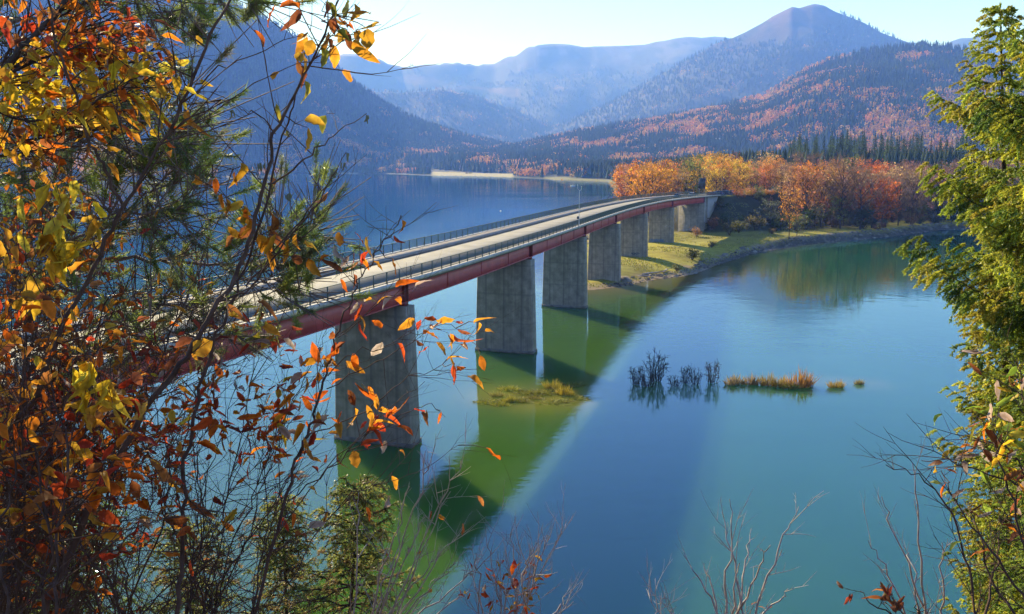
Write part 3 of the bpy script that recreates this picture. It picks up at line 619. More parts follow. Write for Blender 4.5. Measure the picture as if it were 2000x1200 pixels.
for i in range(len(PT)):
    x, y = PT[i]; px, py = pxs[i], pys[i]
    if dd[i] < 7 or dr[i] < 8 or px > 2020 or px < 1165: continue
    if px < 1520 and y < 390 and py > 372 and dr[i] < 30: continue     # open slope below the road
    if y < 345 and x < 110: continue
    if px < 1640 and dd[i] < 13: continue
    mind = 6.0 + (y - 285) * .013
    if any((x - a) ** 2 + (y - c) ** 2 < mind ** 2 for a, c in sel): continue
    sel.append((x, y))
    ytop = np.interp(px, [1165, 1250, 1400, 1500, 1600, 1700, 1800, 1870, 2000], [322, 314, 312, 318, 316, 322, 326, 312, 310]) + rng.normal(3, 7)
    h = H + (PY - ytop) / F * y * 1.0 - zz0[i]
    h = min(max(h, 9), 24) * rng.uniform(.70, 1.06)
    cand.append((x, y, px, zz0[i], h))
cand.sort(key=lambda q: q[1])
# nearest rows are single trees; keep those not buried behind too many others
cnt = np.zeros(220); kept = []
for x, y, px, z0, h in cand:
    bi = int((px - 1100) / 5); 
    if 0 <= bi < 200 and cnt[bi:bi + 2].mean() < 6.2: kept.append((x, y, px, z0, h)); cnt[max(0, bi - 1):bi + 2] += 1
kept = kept[:345]
for x, y, px, z0, h in kept:
    kd, cn = zone(px, False)
    if kd == 'c': h *= 1.1
    place_tree(x, y, kd, cn, h, 'trees of the headland wood', z=z0, wide=.84)
# dark conifer rows standing above the autumn wood
for i in range(95):
    px = rng.uniform(1535, 1905); Y = rng.uniform(640, 740); ytop = np.interp(px, [1535, 1560, 1650, 1750, 1870, 1950], [270, 258, 256, 260, 262, 254]) + rng.uniform(-2, 16)
    x = (px - 1000) / F * Y * cos(PITCH); z0 = float(landz(np.array([x]), np.array([Y]))[0]); h = H + (PY - ytop) / F * Y - z0
    place_tree(x, Y, 'c', 'dark', min(max(h, 14), 46), 'tall conifers behind the autumn wood', z=z0, wide=1.0)
# named single trees
def at_ground(px, py, it=12):
    z = 2.0
    for _ in range(it):
        P = at_z(px, py, z); z = 0.5 * z + 0.5 * float(landz(np.array([P[0]]), np.array([P[1]]))[0])
    return P[0], P[1], z
SPECIAL = []
for px, py, kd, cn, h, wd, lab in [
    (1541, 466, 'b', 'golden', 15.0, .8, 'tall yellow olive tree alone on the grassy shore point right of the bridge end'),
    (1556, 468, 'b', 'olive green', 8.0, 1.0, 'low olive bush-like tree leaning against the lone yellow shore tree'),
    (1703, 445, 'b', 'deep orange', 17, 1.1, 'fiery orange tree right at the waterline of the headland'),
    (1680, 446, 'b', 'orange', 12, 1.1, 'short bright orange tree left of the fiery waterline tree'),
    (1722, 444, 'b', 'orange', 12, 1.0, 'short orange tree right of the fiery waterline tree'),
    (1620, 442, 'b', 'golden', 22, .6, 'slender golden tree rising above the lit grass strip'),
    (1590, 450, 'b', 'grey green', 9, 1.1, 'low grey green tree beside the lit grass strip'),
    (1640, 446, 'b', 'olive green', 12, 1.0, 'rounded olive tree in front of the slender golden tree'),
    (1505, 436, 'b', 'grey green', 9, 1.2, 'low grey green tree on the shaded slope foot'),
    (1365, 384, 'c', 'dark', 19, .6, 'dark narrow conifer rising directly behind the road sign'),
    (1298, 384, 'c', 'dark', 12, .7, 'small dark conifer behind the road above the bridge railing'),
    (1430, 392, 'b', 'deep orange', 6, 1.6, 'low red orange bush-like tree at the very end of the bridge'),
    (1450, 400, 'b', 'rust brown', 6, 1.5, 'low rusty tree on the bank below the parked cars'),
    (1480, 405, 'b', 'olive green', 7, 1.3, 'low olive tree on the dark slope right of the bridge end'),
    (1832, 330, 'b', 'golden', 15, .6, 'golden pointed tree standing out among dark conifers above the wood')]:
    x, y, z = at_ground(px, py)
    if py < 350: Y = 720; x = (px - 1000) / F * Y; z = float(landz(np.array([x]), np.array([Y]))[0]); y = Y; h = H + (PY - 288) / F * Y - z
    r = place_tree(x, y, kd, cn, h, 'trees of the headland wood', z=z, wide=wd); r['label'] = lab; SPECIAL.append(r); TREES.pop()
# label the wood: by look, then by what stands below or beside
kn = {'b': 'leafy', 's': 'bare twiggy', 'c': 'conical'}
from collections import defaultdict
ORD = ['leftmost', 'second', 'third', 'fourth', 'fifth', 'sixth', 'seventh', 'eighth', 'ninth', 'tenth', 'eleventh', 'twelfth']
def order_names(n):
    if n == 1: return ['']
    if n == 2: return ['left hand ', 'right hand ']
    if n == 3: return ['leftmost ', 'middle ', 'rightmost ']
    return [ORD[i] + (' ' if i == 0 else ' from left ') for i in range(n)] if n <= 12 else None
buckets = defaultdict(list)
for t in TREES:
    if 'tall conifers' in t['group']: buckets[('T', 'c', '', landmark(t['px']))].append(t); continue
    row = 'front' if t['y'] < 390 else ('middle' if t['y'] < 500 else 'rear')
    buckets[('dark green' if t['kind'] == 'c' else t['col'], t['kind'], row, landmark(t['px']))].append(t)
for (cn, kd, row, lm), L_ in buckets.items():
    def put(L_, size=''):
        L_.sort(key=lambda t: t['px']); names = order_names(len(L_))
        for i, t in enumerate(L_):
            pre = names[i] if names else ''
            t['o']['label'] = (f"{pre}{size}tall conifer behind the wood, {lm}" if cn == 'T' else f"{pre}{size}{cn} {kn[kd]} tree, {row} row, {lm}")
    if len(L_) > 12:
        L_.sort(key=lambda t: t['h']); q = max(1, math.ceil(len(L_) / 3)); put(L_[:q], 'short '); put(L_[q:2 * q], 'medium '); put(L_[2 * q:], 'high ')
    else: put(L_)
# ------------------------------------------------------------------ bushes and small growth on the meadow and slope
def make_bush(seed, h=3.0):
    rg = np.random.default_rng(seed); tb = MB(); cb = MB()
    for i in range(12):
        a = rg.uniform(0, 2 * pi); L_ = h * rg.uniform(.5, 1); e = np.array([cos(a) * L_ * .5, sin(a) * L_ * .5, L_ * .9]); tb.tube([(0, 0, -.2), e * .5 + np.array([0, 0, .1]), e], [.05, .03, .01], 4)
        n = 34; C = e * rg.uniform(.45, 1.05, (n, 1)) + rg.normal(size=(n, 3)) * h * .13; quads(cb, C, rg.uniform(.1, .24, n), np.array([1, 1, 1.]) * rg.uniform(.65, 1.25, (n, 1)), rg=rg)
    return tb.mesh('stem', 'bark', col=False), cb.mesh('foliage', 'crown')
BU = [make_bush(400 + i) for i in range(3)]
BUSH = []; BL = defaultdict(list)
def place_bush(x, y, z, h, c, label, group=None, name='bush'):
    r = bpy.data.objects.new(name, None); COL.objects.link(r); r.location = (x, y, z - .1); r.rotation_euler = (0, 0, rng.uniform(0, 6.28)); k = h / 3.0; r.scale = (k * 1.15, k * 1.15, k)
    r['category'] = 'bush'; r['label'] = label
    if group: r['group'] = group
    BUSH.append(r); t, f = BU[rng.integers(3)]; mkobj('stem', t, r); fo = mkobj('foliage', f, r); fo.color = (*[q * rng.uniform(.85, 1.15) for q in c], 1); return r
for px, py, h, c, lab in [(1361, 463, 3.6, (.33, .20, .10), 'reddish brown bush on the meadow right of the last pier'), (1390, 484, 2.5, (.22, .18, .07), 'thin brownish shrub on the lower meadow edge'),
    (1352, 508, 3.8, (.20, .19, .05), 'olive shrub where the meadow meets the dark bank'), (1322, 530, 2.2, (.24, .20, .08), 'low tan shrub beside the driftwood on the muddy shore'),
    (1235, 383, 5.0, (.38, .34, .07), 'yellow green bush hugging the far bridge railing'), (1220, 381, 4.0, (.34, .30, .08), 'pale yellow bush at the water behind the bridge railing'), (1255, 380, 4, (.30, .28, .07), 'olive yellow bush behind the railing nearer the wood')]:
    x, y, z = at_ground(px, py); place_bush(x, y, z, h, c, lab)
k = 0
names_b = ['dark green', 'grey green', 'brownish', 'olive']
for i in range(900):
    px = rng.uniform(1385, 1830); py = rng.uniform(395, 458); x, y, z = at_ground(px, py, 8)
    d_ = float(sdist(LAND, np.array([x]), np.array([y]))[0]); dr_ = float(pdist(ROAD, np.array([x]), np.array([y])))
    if d_ < 4.5 or dr_ < 7.5 or y > 480 or (1560 < px < 1650 and d_ < 17) or (px < 1500 and py > 443): continue
    j = rng.integers(4); c = [(.06, .085, .03), (.12, .13, .08), (.19, .12, .06), (.15, .16, .05)][j]
    place_bush(x, y, z, rng.uniform(2, 5.5), c, '', 'bushes of the bank thicket'); BL[(names_b[j], landmark(px), 'upper' if py < 415 else ('middle' if py < 437 else 'lower'))].append((px, BUSH[-1])); k += 1
    if k > 190: break
for (cn, lm, lv_), L_ in BL.items():
    L_.sort(key=lambda q: q[0]); names = order_names(len(L_))
    for i, (px, o) in enumerate(L_): o['label'] = f"{names[i] if names else ''}{cn} bush, {lv_} bank, {lm}"
# reeds and flooded shrubs in the water
M['reed'] = leafmat('reed_stalks', objcol=True, trans=.35, rough=.7, spec=.2)
def make_reeds(seed, spread, h, n):
    rg = np.random.default_rng(seed); b = MB(); a = rg.uniform(0, 2 * pi, n); r = spread * np.sqrt(rg.random(n)); B0 = np.stack([r * np.cos(a), r * np.sin(a) * .8, -0.3 + 0 * r], -1)
    d = rg.normal(0, .30, (n, 3)) + B0 / spread * .45; d[:, 2] = 1; L_ = h * rg.uniform(.45, 1.05, n)[:, None] * (1.1 - .5 * (r / spread)[:, None]); sd = rg.normal(size=(n, 3)); sd[:, 2] = 0; sd /= np.linalg.norm(sd, axis=1)[:, None]
    V = np.stack([B0 - sd * .022, B0 + sd * .022, B0 + d * L_ * .6 + sd * .018, B0 + d * L_ + rg.normal(0, .08, (n, 3))], 1)
    b.add(V.reshape(-1, 3), np.arange(4 * n).reshape(-1, 4), np.repeat(rg.uniform(.6, 1.25, (n, 1)) * np.array([1, 1, 1.]), 4, 0)); return b.mesh('reeds', 'reed')
def make_twigs(seed):
    rg = np.random.default_rng(seed); b = MB(); stems = 22
    for i in range(stems):
        a = rg.uniform(0, 6.28); r0 = rg.uniform(0, .5); p = np.array([cos(a) * r0, sin(a) * r0, -.3]); e = np.array([cos(a), sin(a), 0]) * rg.uniform(.4, 1.0) + np.array([0, 0, rg.uniform(.7, 2.1)]); m = (p + e) / 2 + rg.normal(0, .15, 3); b.tube([p, m, e], [.03, .022, .012], 3, (1, 1, 1))
        for _ in range(9):
            t = rg.uniform(.3, 1); q = m + (e - m) * t if t > .5 else p + (m - p) * t * 2; d = rg.normal(size=3) + np.array([0, 0, .5]); d /= np.linalg.norm(d); f_ = q + d * rg.uniform(.2, .55); b.tube([q, f_], [.013, .006], 3, (1, 1, 1))
            for _2 in range(3): g = q + (f_ - q) * rg.random(); d2 = d + rg.normal(0, .7, 3); b.tube([g, g + d2 / np.linalg.norm(d2) * .2], [.008, .004], 3, (.9, .9, .9))
    return b.mesh('twigs', 'reed')
TV = [make_twigs(520 + i) for i in range(3)]
RV = [make_reeds(500 + i, 1.0, 1.9, 240) for i in range(3)]
for px, py, sw, h, c, lab in [  # bridge shadow is put into the dark shrub colours, half into the half-lit one
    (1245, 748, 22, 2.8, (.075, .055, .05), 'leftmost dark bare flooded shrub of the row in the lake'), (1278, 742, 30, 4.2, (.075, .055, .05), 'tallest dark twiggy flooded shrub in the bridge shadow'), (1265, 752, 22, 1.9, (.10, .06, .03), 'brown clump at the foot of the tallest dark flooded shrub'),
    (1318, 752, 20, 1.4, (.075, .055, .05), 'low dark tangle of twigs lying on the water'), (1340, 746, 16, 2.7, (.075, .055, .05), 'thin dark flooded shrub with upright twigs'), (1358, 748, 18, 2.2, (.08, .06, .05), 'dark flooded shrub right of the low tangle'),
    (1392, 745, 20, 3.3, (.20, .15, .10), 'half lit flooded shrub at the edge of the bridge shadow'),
    (1433, 748, 22, 2.2, (.42, .32, .16), 'pale thin reed clump first in the sunlight'), (1466, 748, 20, 2.4, (.42, .31, .16), 'pale reed clump between two golden clumps'), (1500, 750, 17, 3.0, (.50, .36, .10), 'narrow golden reed clump'),
    (1524, 752, 20, 2.4, (.52, .36, .06), 'low golden reed clump joined to the big one'), (1562, 752, 34, 3.8, (.58, .30, .08), 'largest orange gold reed clump in the lake'), (1545, 756, 20, 1.4, (.34, .34, .08), 'greenish low reeds in front of the largest reed clump'),
    (1634, 754, 18, 1.8, (.55, .38, .06), 'round golden reed tuft standing apart at right'), (1678, 748, 11, 1.2, (.40, .34, .14), 'smallest faint reed tuft at the far right end of the row'),
    (972, 772, 14, 1.3, (.38, .34, .08), 'small pale reed tuft at the left tip of the submerged bar'), (995, 782, 16, 1.4, (.44, .40, .06), 'short yellow reed tuft on the left part of the submerged bar'), (1080, 757, 18, 2.2, (.46, .38, .06), 'tall yellow reeds on the back of the submerged bar'), (1103, 768, 22, 1.9, (.52, .40, .05), 'bright yellow reed clump on the right part of the submerged bar'),
    (1040, 776, 22, .6, (.30, .26, .06), 'low olive weed just breaking the surface on the bar')]:
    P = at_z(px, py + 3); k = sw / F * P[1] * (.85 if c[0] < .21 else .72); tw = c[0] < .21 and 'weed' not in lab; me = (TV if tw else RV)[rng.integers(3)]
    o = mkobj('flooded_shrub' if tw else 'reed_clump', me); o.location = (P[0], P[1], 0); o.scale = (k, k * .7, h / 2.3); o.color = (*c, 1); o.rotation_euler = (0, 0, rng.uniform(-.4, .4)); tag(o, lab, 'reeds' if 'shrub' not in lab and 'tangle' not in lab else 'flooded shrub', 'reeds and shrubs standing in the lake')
for i in range(12):
    px = 958 + i * 15.5 + rng.uniform(-5, 5); py = 772 + rng.uniform(-14, 18) - (px - 1045) * .06; P = at_z(px, py); o = mkobj('reed_clump', RV[rng.integers(3)]); k_ = rng.uniform(.7, 1.5); o.location = (P[0], P[1], 0); o.scale = (k_ * 1.3, k_, rng.uniform(.18, .36)); o.color = (*(np.array([.36, .35, .06]) * rng.uniform(.7, 1.2)), 1)
    tag(o, (ORD[i] + (' ' if i == 0 else ' from left ') + 'low yellow green weed tuft on the submerged bar'), 'weed', 'weed tufts over the submerged bar')
rl_ = []
for i in range(26):
    s_ = S_END + 12 + i * 4.4 + rng.uniform(-1, 1); 
    if s_ > S_MAX - 6: break
    P = onbridge(s_, 7.2 + rng.uniform(0, 2), 0); zg = float(landz(np.array([P[0]]), np.array([P[1]]))[0]); c = [(.50, .20, .06), (.34, .18, .07), (.20, .20, .07), (.55, .28, .06)][i % 4]
    place_bush(P[0], P[1], zg, rng.uniform(2.2, 3.8), c, '', 'bushes lining the road'); rl_.append((['orange', 'brown', 'olive', 'golden'][i % 4], BUSH[-1]))
for cn in ('orange', 'brown', 'olive', 'golden'):
    q = [o for c_, o in rl_ if c_ == cn]
    for i, o in enumerate(q): o['label'] = f"{(order_names(len(q)) or [''] * 99)[i]}{cn} bush lining the road past the bridge end"
# stones along the shore, tufts of long grass over the meadow
def shore_stones():
    rg = np.random.default_rng(61); X = rg.uniform(20, 360, 80000); Y = rg.uniform(175, 470, 80000); d = sdist(LAND, X, Y); px, py = proj(np.stack([X, Y, 1 + 0 * X], -1))
    ok = (d > -.6) & (d < 2.5 + 4.5 * fbm(X / 9, Y / 9, 3)) & (px > 1110) & (px < 1960) & (py > 430); X, Y = X[ok][:6000], Y[ok][:6000]; Z = landz(X, Y); n = len(X); b = MB()
    base = np.array([[1, 0, -.3], [.3, .95, -.3], [-.8, .6, -.3], [-.8, -.6, -.3], [.3, -.95, -.3], [.5, .3, .6], [-.4, .35, .65], [-.1, -.55, .55]], float); q3 = np.array([[0, 1, 5], [1, 2, 6], [1, 6, 5], [2, 3, 6], [3, 7, 6], [3, 4, 7], [4, 0, 7], [0, 5, 7], [5, 6, 7]])
    s_ = rg.lognormal(-1.15, .55, n)[:, None, None]; a = rg.uniform(0, 6.28, n); V = base[None] * rg.uniform(.7, 1.3, (n, 8, 3)) * s_ * np.array([1, 1, .7]); x = V[..., 0] * np.cos(a)[:, None] - V[..., 1] * np.sin(a)[:, None]; y = V[..., 0] * np.sin(a)[:, None] + V[..., 1] * np.cos(a)[:, None]
    V = np.stack([x + X[:, None], y + Y[:, None], V[..., 2] + Z[:, None]], -1); c = np.repeat(rg.uniform(.07, .28, (n, 1)) * np.array([1, .93, .84]), 8, 0); b.add(V.reshape(-1, 3), (q3[None] + np.arange(n)[:, None, None] * 8).reshape(-1, 3), c); tag(b.obj('stones', 'ground'), kind='stuff')
    X = rg.uniform(15, 220, 70000); Y = rg.uniform(185, 360, 70000); d = sdist(LAND, X, Y); dr = pdist(ROAD, X, Y); w_ = fbm(X / 7, Y / 7, 4); ok = (d > 1.5) & (dr > 12) & ((w_ > .56) | (d < 4)) & (Y < 345) ; X, Y = X[ok][:16000], Y[ok][:16000]; Z = landz(X, Y); b = MB(); n = len(X)
    h = rg.uniform(.15, .55, n); C = np.stack([X, Y, Z], -1); sd = rg.normal(size=(n, 3)); sd[:, 2] = 0; sd /= np.linalg.norm(sd, axis=1)[:, None]; V = np.stack([C - sd * .12, C + sd * .12, C + np.stack([rg.normal(0, .1, n), rg.normal(0, .1, n), h], -1)], 1)
    c = np.array([[.40, .38, .07], [.30, .33, .06], [.44, .36, .14]])[rg.integers(0, 3, n)] * rg.uniform(.6, 1.1, (n, 1)); b.add(V.reshape(-1, 3), np.arange(3 * n).reshape(-1, 3), np.repeat(c, 3, 0)); tag(b.obj('grass', 'forest'), kind='stuff')
shore_stones()
# driftwood by the muddy shore
for px, py, L_, an, lab in [(1278, 535, 7.5, .5, 'long bleached driftwood log lying on the muddy shore'), (1300, 531, 5, 1.2, 'dark driftwood branch next to the long log'), (1262, 541, 4, -.2, 'short driftwood stick at the mud edge')]:
    x, y, z = at_ground(px, py); b = MB(); pts = [(-L_ / 2, 0, .1), (-L_ / 6, .2, .25), (L_ / 5, 0, .3), (L_ / 2, .4, .55)]; b.tube(pts, [.22, .2, .15, .05], 6); b.tube([(L_ / 6, 0, .3), (L_ / 3, -1.0, .9)], [.1, .03], 5)
    o = b.obj('driftwood', 'greytwig', col=False); o.location = (x, y, z); o.rotation_euler = (0, 0, an); tag(o, lab, 'driftwood')
# ------------------------------------------------------------------ far forests
def far_conifers(b, P, h, c, rg):
    n = len(P); k = 5; a = np.arange(k) * 2 * pi / k
    for (z0, z1, w_) in ((.08, .55, .21), (.34, .82, .15), (.62, 1.05, .085)):
        ph = rg.uniform(0, 6.28, (n, 1)); rr = h[:, None] * w_ * rg.uniform(.7, 1.3, (n, k))
        ring = np.stack([P[:, 0:1] + rr * np.cos(a + ph), P[:, 1:2] + rr * np.sin(a + ph), P[:, 2:3] + h[:, None] * (z0 + rg.uniform(-.05, .05, (n, k)))], -1)
        tip = P + np.stack([0 * h, 0 * h, h * z1], -1); V = np.concatenate([ring, tip[:, None]], 1); q = np.array([[j, (j + 1) % k, k] for j in range(k)])[None] + (np.arange(n) * (k + 1))[:, None, None]
        b.add(V.reshape(-1, 3), q.reshape(-1, 3), np.repeat(c * rg.uniform(.8, 1.15), k + 1, 0))
def far_broadleaf(b, P, h, c, rg, m=22):
    n = len(P); d = rg.normal(size=(n, m, 3)); d /= np.linalg.norm(d, axis=2, keepdims=True); d *= rg.uniform(.55, 1, (n, m, 1)) * np.array([.33, .33, .42]); C = P[:, None] + (d + np.array([0, 0, .55])) * h[:, None, None]
    quads(b, C.reshape(-1, 3), np.repeat(h * .11, m), (np.repeat(c, m, 0) * rg.uniform(.7, 1.25, (n * m, 1))), rg=rg, asp=1.1)
CG = np.array([.060, .085, .036]); AUT = np.array([[.82, .36, .06], [.74, .27, .05], [.84, .50, .09], [.50, .30, .10], [.60, .32, .10]])
def far_forest(name, n, thr, rr, hh, autf, region=None, seed=1, topper=None, m=22, pix=None):
    rg = np.random.default_rng(seed); th = rg.uniform(thr[0], thr[1], n); u = rg.random(n); r = rr[0] + (rr[1] - rr[0]) * u if callable(rr) is False else rr(u)
    X = r * np.sin(th); Y = r * np.cos(th); Z = landz(X, Y); P = np.stack([X, Y, Z - .5], -1); px, py = proj(P + np.array([0, 0, 8.]))
    ok = (Z > .4)
    if topper:
        k, zt = topk(X, Y); ks = [list(LAYERS).index(q) for q in topper]; ok &= np.isin(k, ks) & (zt >= Z - 1.5)
    if region is not None: ok &= region(X, Y, Z, px, py)
    P = P[ok]; px = px[ok]; py = py[ok]; X = X[ok]; Y = Y[ok]; Z = Z[ok]; h = rg.uniform(hh[0], hh[1], len(P)) * (1 + .25 * (fbm(X / 60, Y / 60, 3) - .5))
    p = autf(X, Y, Z, px, py); patch = fbm(X / 95 + 7, Y / 95 + 3, 3); isA = (patch + rg.normal(0, .07, len(P))) < p
    b = MB(); cj = CG * rg.uniform(.7, 1.4, (len(P), 1)) * np.array([1, 1, 1.]) * (0.75 + .5 * fbm(X / 90, Y / 90, 3))[:, None]
    if (~isA).any(): far_conifers(b, P[~isA], h[~isA], cj[~isA], rg)
    if isA.any():
        ca = AUT[rg.integers(0, 5, isA.sum())] * rg.uniform(.75, 1.15, (isA.sum(), 1)); far_broadleaf(b, P[isA], h[isA] * .8, ca, rg, m)
    o = b.obj(name, 'forest'); tag(o, kind='stuff'); return len(P)
th0, th1 = R(-33), R(33)
dE = lambda X, Y: sdist(LAND, X, Y)
clear = lambda px, py: ~((np.abs(px - 1405) < 16) & (np.abs(py - 273) < 3))
# wood closing the headland behind the single trees, and the flat forest round the lake head
far_forest('forest', 10000, (R(3), R(34)), (640, 1900), (18, 27), lambda X, Y, Z, px, py: np.where((px < 1240) & (Y < 1100), .62, .33) + 0 * X, region=lambda X, Y, Z, px, py: (dE(X, Y) > 9) & (px > 1010) & ~((px > 1065) & (px < 1195) & (dE(X, Y) < 45)), seed=11)
far_forest('forest', 12000, (R(-16), R(8)), (2900, 6000), (18, 26), lambda X, Y, Z, px, py: .38 + 0 * X, region=lambda X, Y, Z, px, py: (dE(X, Y) > 9) & (Z < 140), seed=22)
far_forest('forest', 22000, (R(-16), R(34)), (1500, 3500), (18, 26), lambda X, Y, Z, px, py: .36 + 0 * X, region=lambda X, Y, Z, px, py: (dE(X, Y) > np.where((px > 840) & (px < 1005), 120, np.where((px > 1065) & (px < 1195), 45, 9))), seed=12)
far_forest('forest', 15000, (R(1), R(34)), (1950, 3850), (19, 28), lambda X, Y, Z, px, py: np.interp(py, [90, 150, 180, 225, 262, 285], [.27, .37, .57, .59, .60, .42]) * np.where(px > 1200, 1, .72) + np.where((px > 1480) & (px < 1720) & (py > 135) & (py < 190), .08, 0), topper=['E'], region=lambda X, Y, Z, px, py: clear(px, py), seed=13)
far_forest('forest', 30000, (th0, R(3)), (2800, 4400), (15, 23), lambda X, Y, Z, px, py: np.interp(py, [0, 150, 200, 270, 300], [.10, .14, .28, .42, .42]), topper=['A'], seed=14, m=12)
far_forest('forest', 6000, (th0, R(-12)), (1400, 2500), (18, 27), lambda X, Y, Z, px, py: .44 + 0 * X, region=lambda X, Y, Z, px, py: sdist(LHEAD, X, Y) > 4, seed=15)
far_forest('forest', 18000, (R(0), R(34)), (4300, 7600), (20, 31), lambda X, Y, Z, px, py: np.interp(py, [40, 120, 230], [.26, .30, .34]), topper=['D'], region=lambda X, Y, Z, px, py: (Z < 1000 + 500 * (fbm(X / 200, Y / 200, 3) - .5)) | (px > 1640), seed=16, m=8)
far_forest('forest', 16000, (R(-20), R(18)), (4700, 7800), (20, 30), lambda X, Y, Z, px, py: .36 + 0 * X, topper=['C2'], seed=17, m=8)
def notmead(X, Y, Z, px, py):
    e = 0
    for x0, y0, rx, ry in [(825, 158, 44, 10), (800, 152, 30, 7), (915, 172, 34, 5), (985, 178, 38, 7), (1000, 186, 16, 7)]: e = e + (((px - x0) / rx) ** 2 + ((py - y0) / ry) ** 2 < 1)
    return (e == 0)
far_forest('forest', 16000, (R(-20), R(20)), (6600, 11400), (22, 34), lambda X, Y, Z, px, py: .33 + 0 * X, topper=['C1'], region=lambda X, Y, Z, px, py: notmead(X, Y, Z, px, py) & (Z < 1050 + 500 * (fbm(X / 200, Y / 300, 3) - .5)), seed=18, m=6)
# yellow growth on the spit and lone little trees there
for i, (px, py, h, cn, lab) in enumerate([(1135, 349, 9, 'yellow', 'pale yellow rounded tree on the far sandy spit'), (1118, 351, 4.5, 'yellow', 'small yellow bush left of the rounded tree on the far spit'), (1150, 351, 5, 'golden', 'small golden bush right of the rounded tree on the far spit'), (1168, 353, 6, 'olive green', 'olive bush nearest the wood on the far spit'), (1098, 352.5, 3, 'yellow', 'tiny yellow bush at the left tip of the far spit')]):
    P = at_z(px, py, 1.5); r = place_tree(P[0], P[1] + 10, 'b', cn, h * 1.8, 'growth on the far spit', wide=1.6); r['label'] = lab; TREES.pop()
for px, py, lab in [(910, 339.5, 'grey bush at the left on the pale far beach'), (917, 339.5, 'grey bush in the middle of the pale far beach')]:
    P = at_z(px, 343.0, 0.8); place_bush(P[0], P[1] + 60, 1.2, 9.0, (.20, .19, .12), lab)
print('trees', len(TREES), 'bushes', k)
# ------------------------------------------------------------------ cars, sign, mast, buoy, boat, barn
M['tyre'] = simple('tyre_rubber', (.02, .02, .02), .8, var=.1); M['rim'] = simple('wheel_metal', (.45, .45, .47), .35, .9, var=.1); M['glass'] = simple('car_glass', (.02, .03, .04), .05, var=.05)
M['lampglass'] = simple('lamp_glass', (.7, .7, .72), .1, var=.05); M['redlamp'] = simple('red_lamp', (.4, .02, .02), .2, var=.05)
def paint(c): return simple('car_paint', c, .28, .2, var=.03)
def car(label, c, loc, rz, estate=False, wheels=True):
    L_, W_ = (4.5, 1.78) if estate else (4.2, 1.74)
    t = thing('parked_car' if 'parked' in label else 'car', label, 'car', loc, rz)
    def hull(prof, wf, mat, name, par=t):
        b = MB(); n = len(prof); V = []
        for y_, ins in ((-1, .06), (-.93, 0), (.93, 0), (1, .06)):
            for (x, z) in prof: V.append((x * (1 - ins * .3), y_ * W_ / 2 * wf(z), z - ins * (z - .6) * .3))
        q = [[r * n + i, r * n + (i + 1) % n, (r + 1) * n + (i + 1) % n, (r + 1) * n + i] for r in range(3) for i in range(n)]
        b.add(V, q); b.f.append(np.array([[i for i in range(n)]])); b.f.append(np.array([[3 * n + i for i in range(n)][::-1]])); return mkobj(name, b.mesh(name, mat, col=False), par)
    h = L_ / 2; pm = paint(c)
    lower = [(-h, .35), (-h + .05, .75), (-h + .25, .92), (-h + 1.0, .98), (.75, .98), (h - .35, .82), (h - .05, .65), (h, .35), (h - .3, .24), (-h + .3, .24)]
    body = hull(lower, lambda z: 1 - max(0, z - .7) * .12, pm, 'body')
    bx_ = -h + .35 if estate else -h + .75
    cabin = [(bx_, .97), (bx_ + .22, 1.40), (bx_ + .7, 1.47), (.25, 1.45), (1.02, .97)]
    hull(cabin, lambda z: .93 - (z - .97) * .35, M['glass'], 'window')
    roof = [(bx_ + .20, 1.405), (bx_ + .7, 1.485), (.27, 1.465), (.32, 1.42), (bx_ + .26, 1.38)]; hull(roof, lambda z: .80, pm, 'roof')
    for x in (-h + .85, h - .85):
        for y in (-1, 1):
            b = MB(); a = np.arange(14) * 2 * pi / 14; V = [(cos(q) * .31, s * .1, sin(q) * .31) for s in (-1, 1) for q in a]; f = [[i, (i + 1) % 14, 14 + (i + 1) % 14, 14 + i] for i in range(14)]
            b.add(V, f); b.f.append(np.array([list(range(14))[::-1]])); b.f.append(np.array([list(range(14, 28))])); wo_ = mkobj('wheel', b.mesh('wheel', 'tyre', col=False), t); wo_.location = (x, y * (W_ / 2 - .09), .31)
            b = MB(); V = [(cos(q) * .19, s * .015, sin(q) * .19) for s in (-1, 1) for q in a]; b.add(V, f); b.f.append(np.array([list(range(14))[::-1]])); b.f.append(np.array([list(range(14, 28))])); ro = mkobj('rim', b.mesh('rim', 'rim', col=False), wo_); ro.location = (0, y * .105, 0)
    for y in (-1, 1):
        b = MB(); b.box((h - .06, y * .62, .66), (.12, .32, .14)); mkobj('headlight', b.mesh('headlight', 'lampglass', col=False), t)
        b = MB(); b.box((-h + .06, y * .66, .76), (.14, .22, .18)); mkobj('tail_light', b.mesh('tail_light', 'redlamp', col=False), t)
        b = MB(); b.box((.62, y * (W_ / 2 + .06), 1.0), (.12, .16, .12)); mkobj('mirror', b.mesh('mirror', pm, col=False), t)
    return t
def s_at_px(px, u, dz=0):
    ss_ = np.linspace(60, S_MAX - 6, 1500); t, n = frame(ss_); C = edge(ss_) + n * (u - HWD); q, _ = proj(C + np.array([0, 0, dz])); return ss_[np.argmin(np.abs(q - px))]
def road_car(px, u, c, lab, fwd=True, **kw):
    s_ = s_at_px(px, u, .5); t, n = frame(s_); P = onbridge(s_, u, .03); a = math.atan2(t[1], t[0]); return car(lab, c, tuple(P), a if fwd else a + pi, **kw)
road_car(1322, 2.3, (.10, .15, .24), 'blue grey car driving on the bridge, nearer of the two there', fwd=False)
road_car(1351, 2.2, (.62, .64, .66), 'silver white car on the bridge behind the blue grey one', fwd=False)
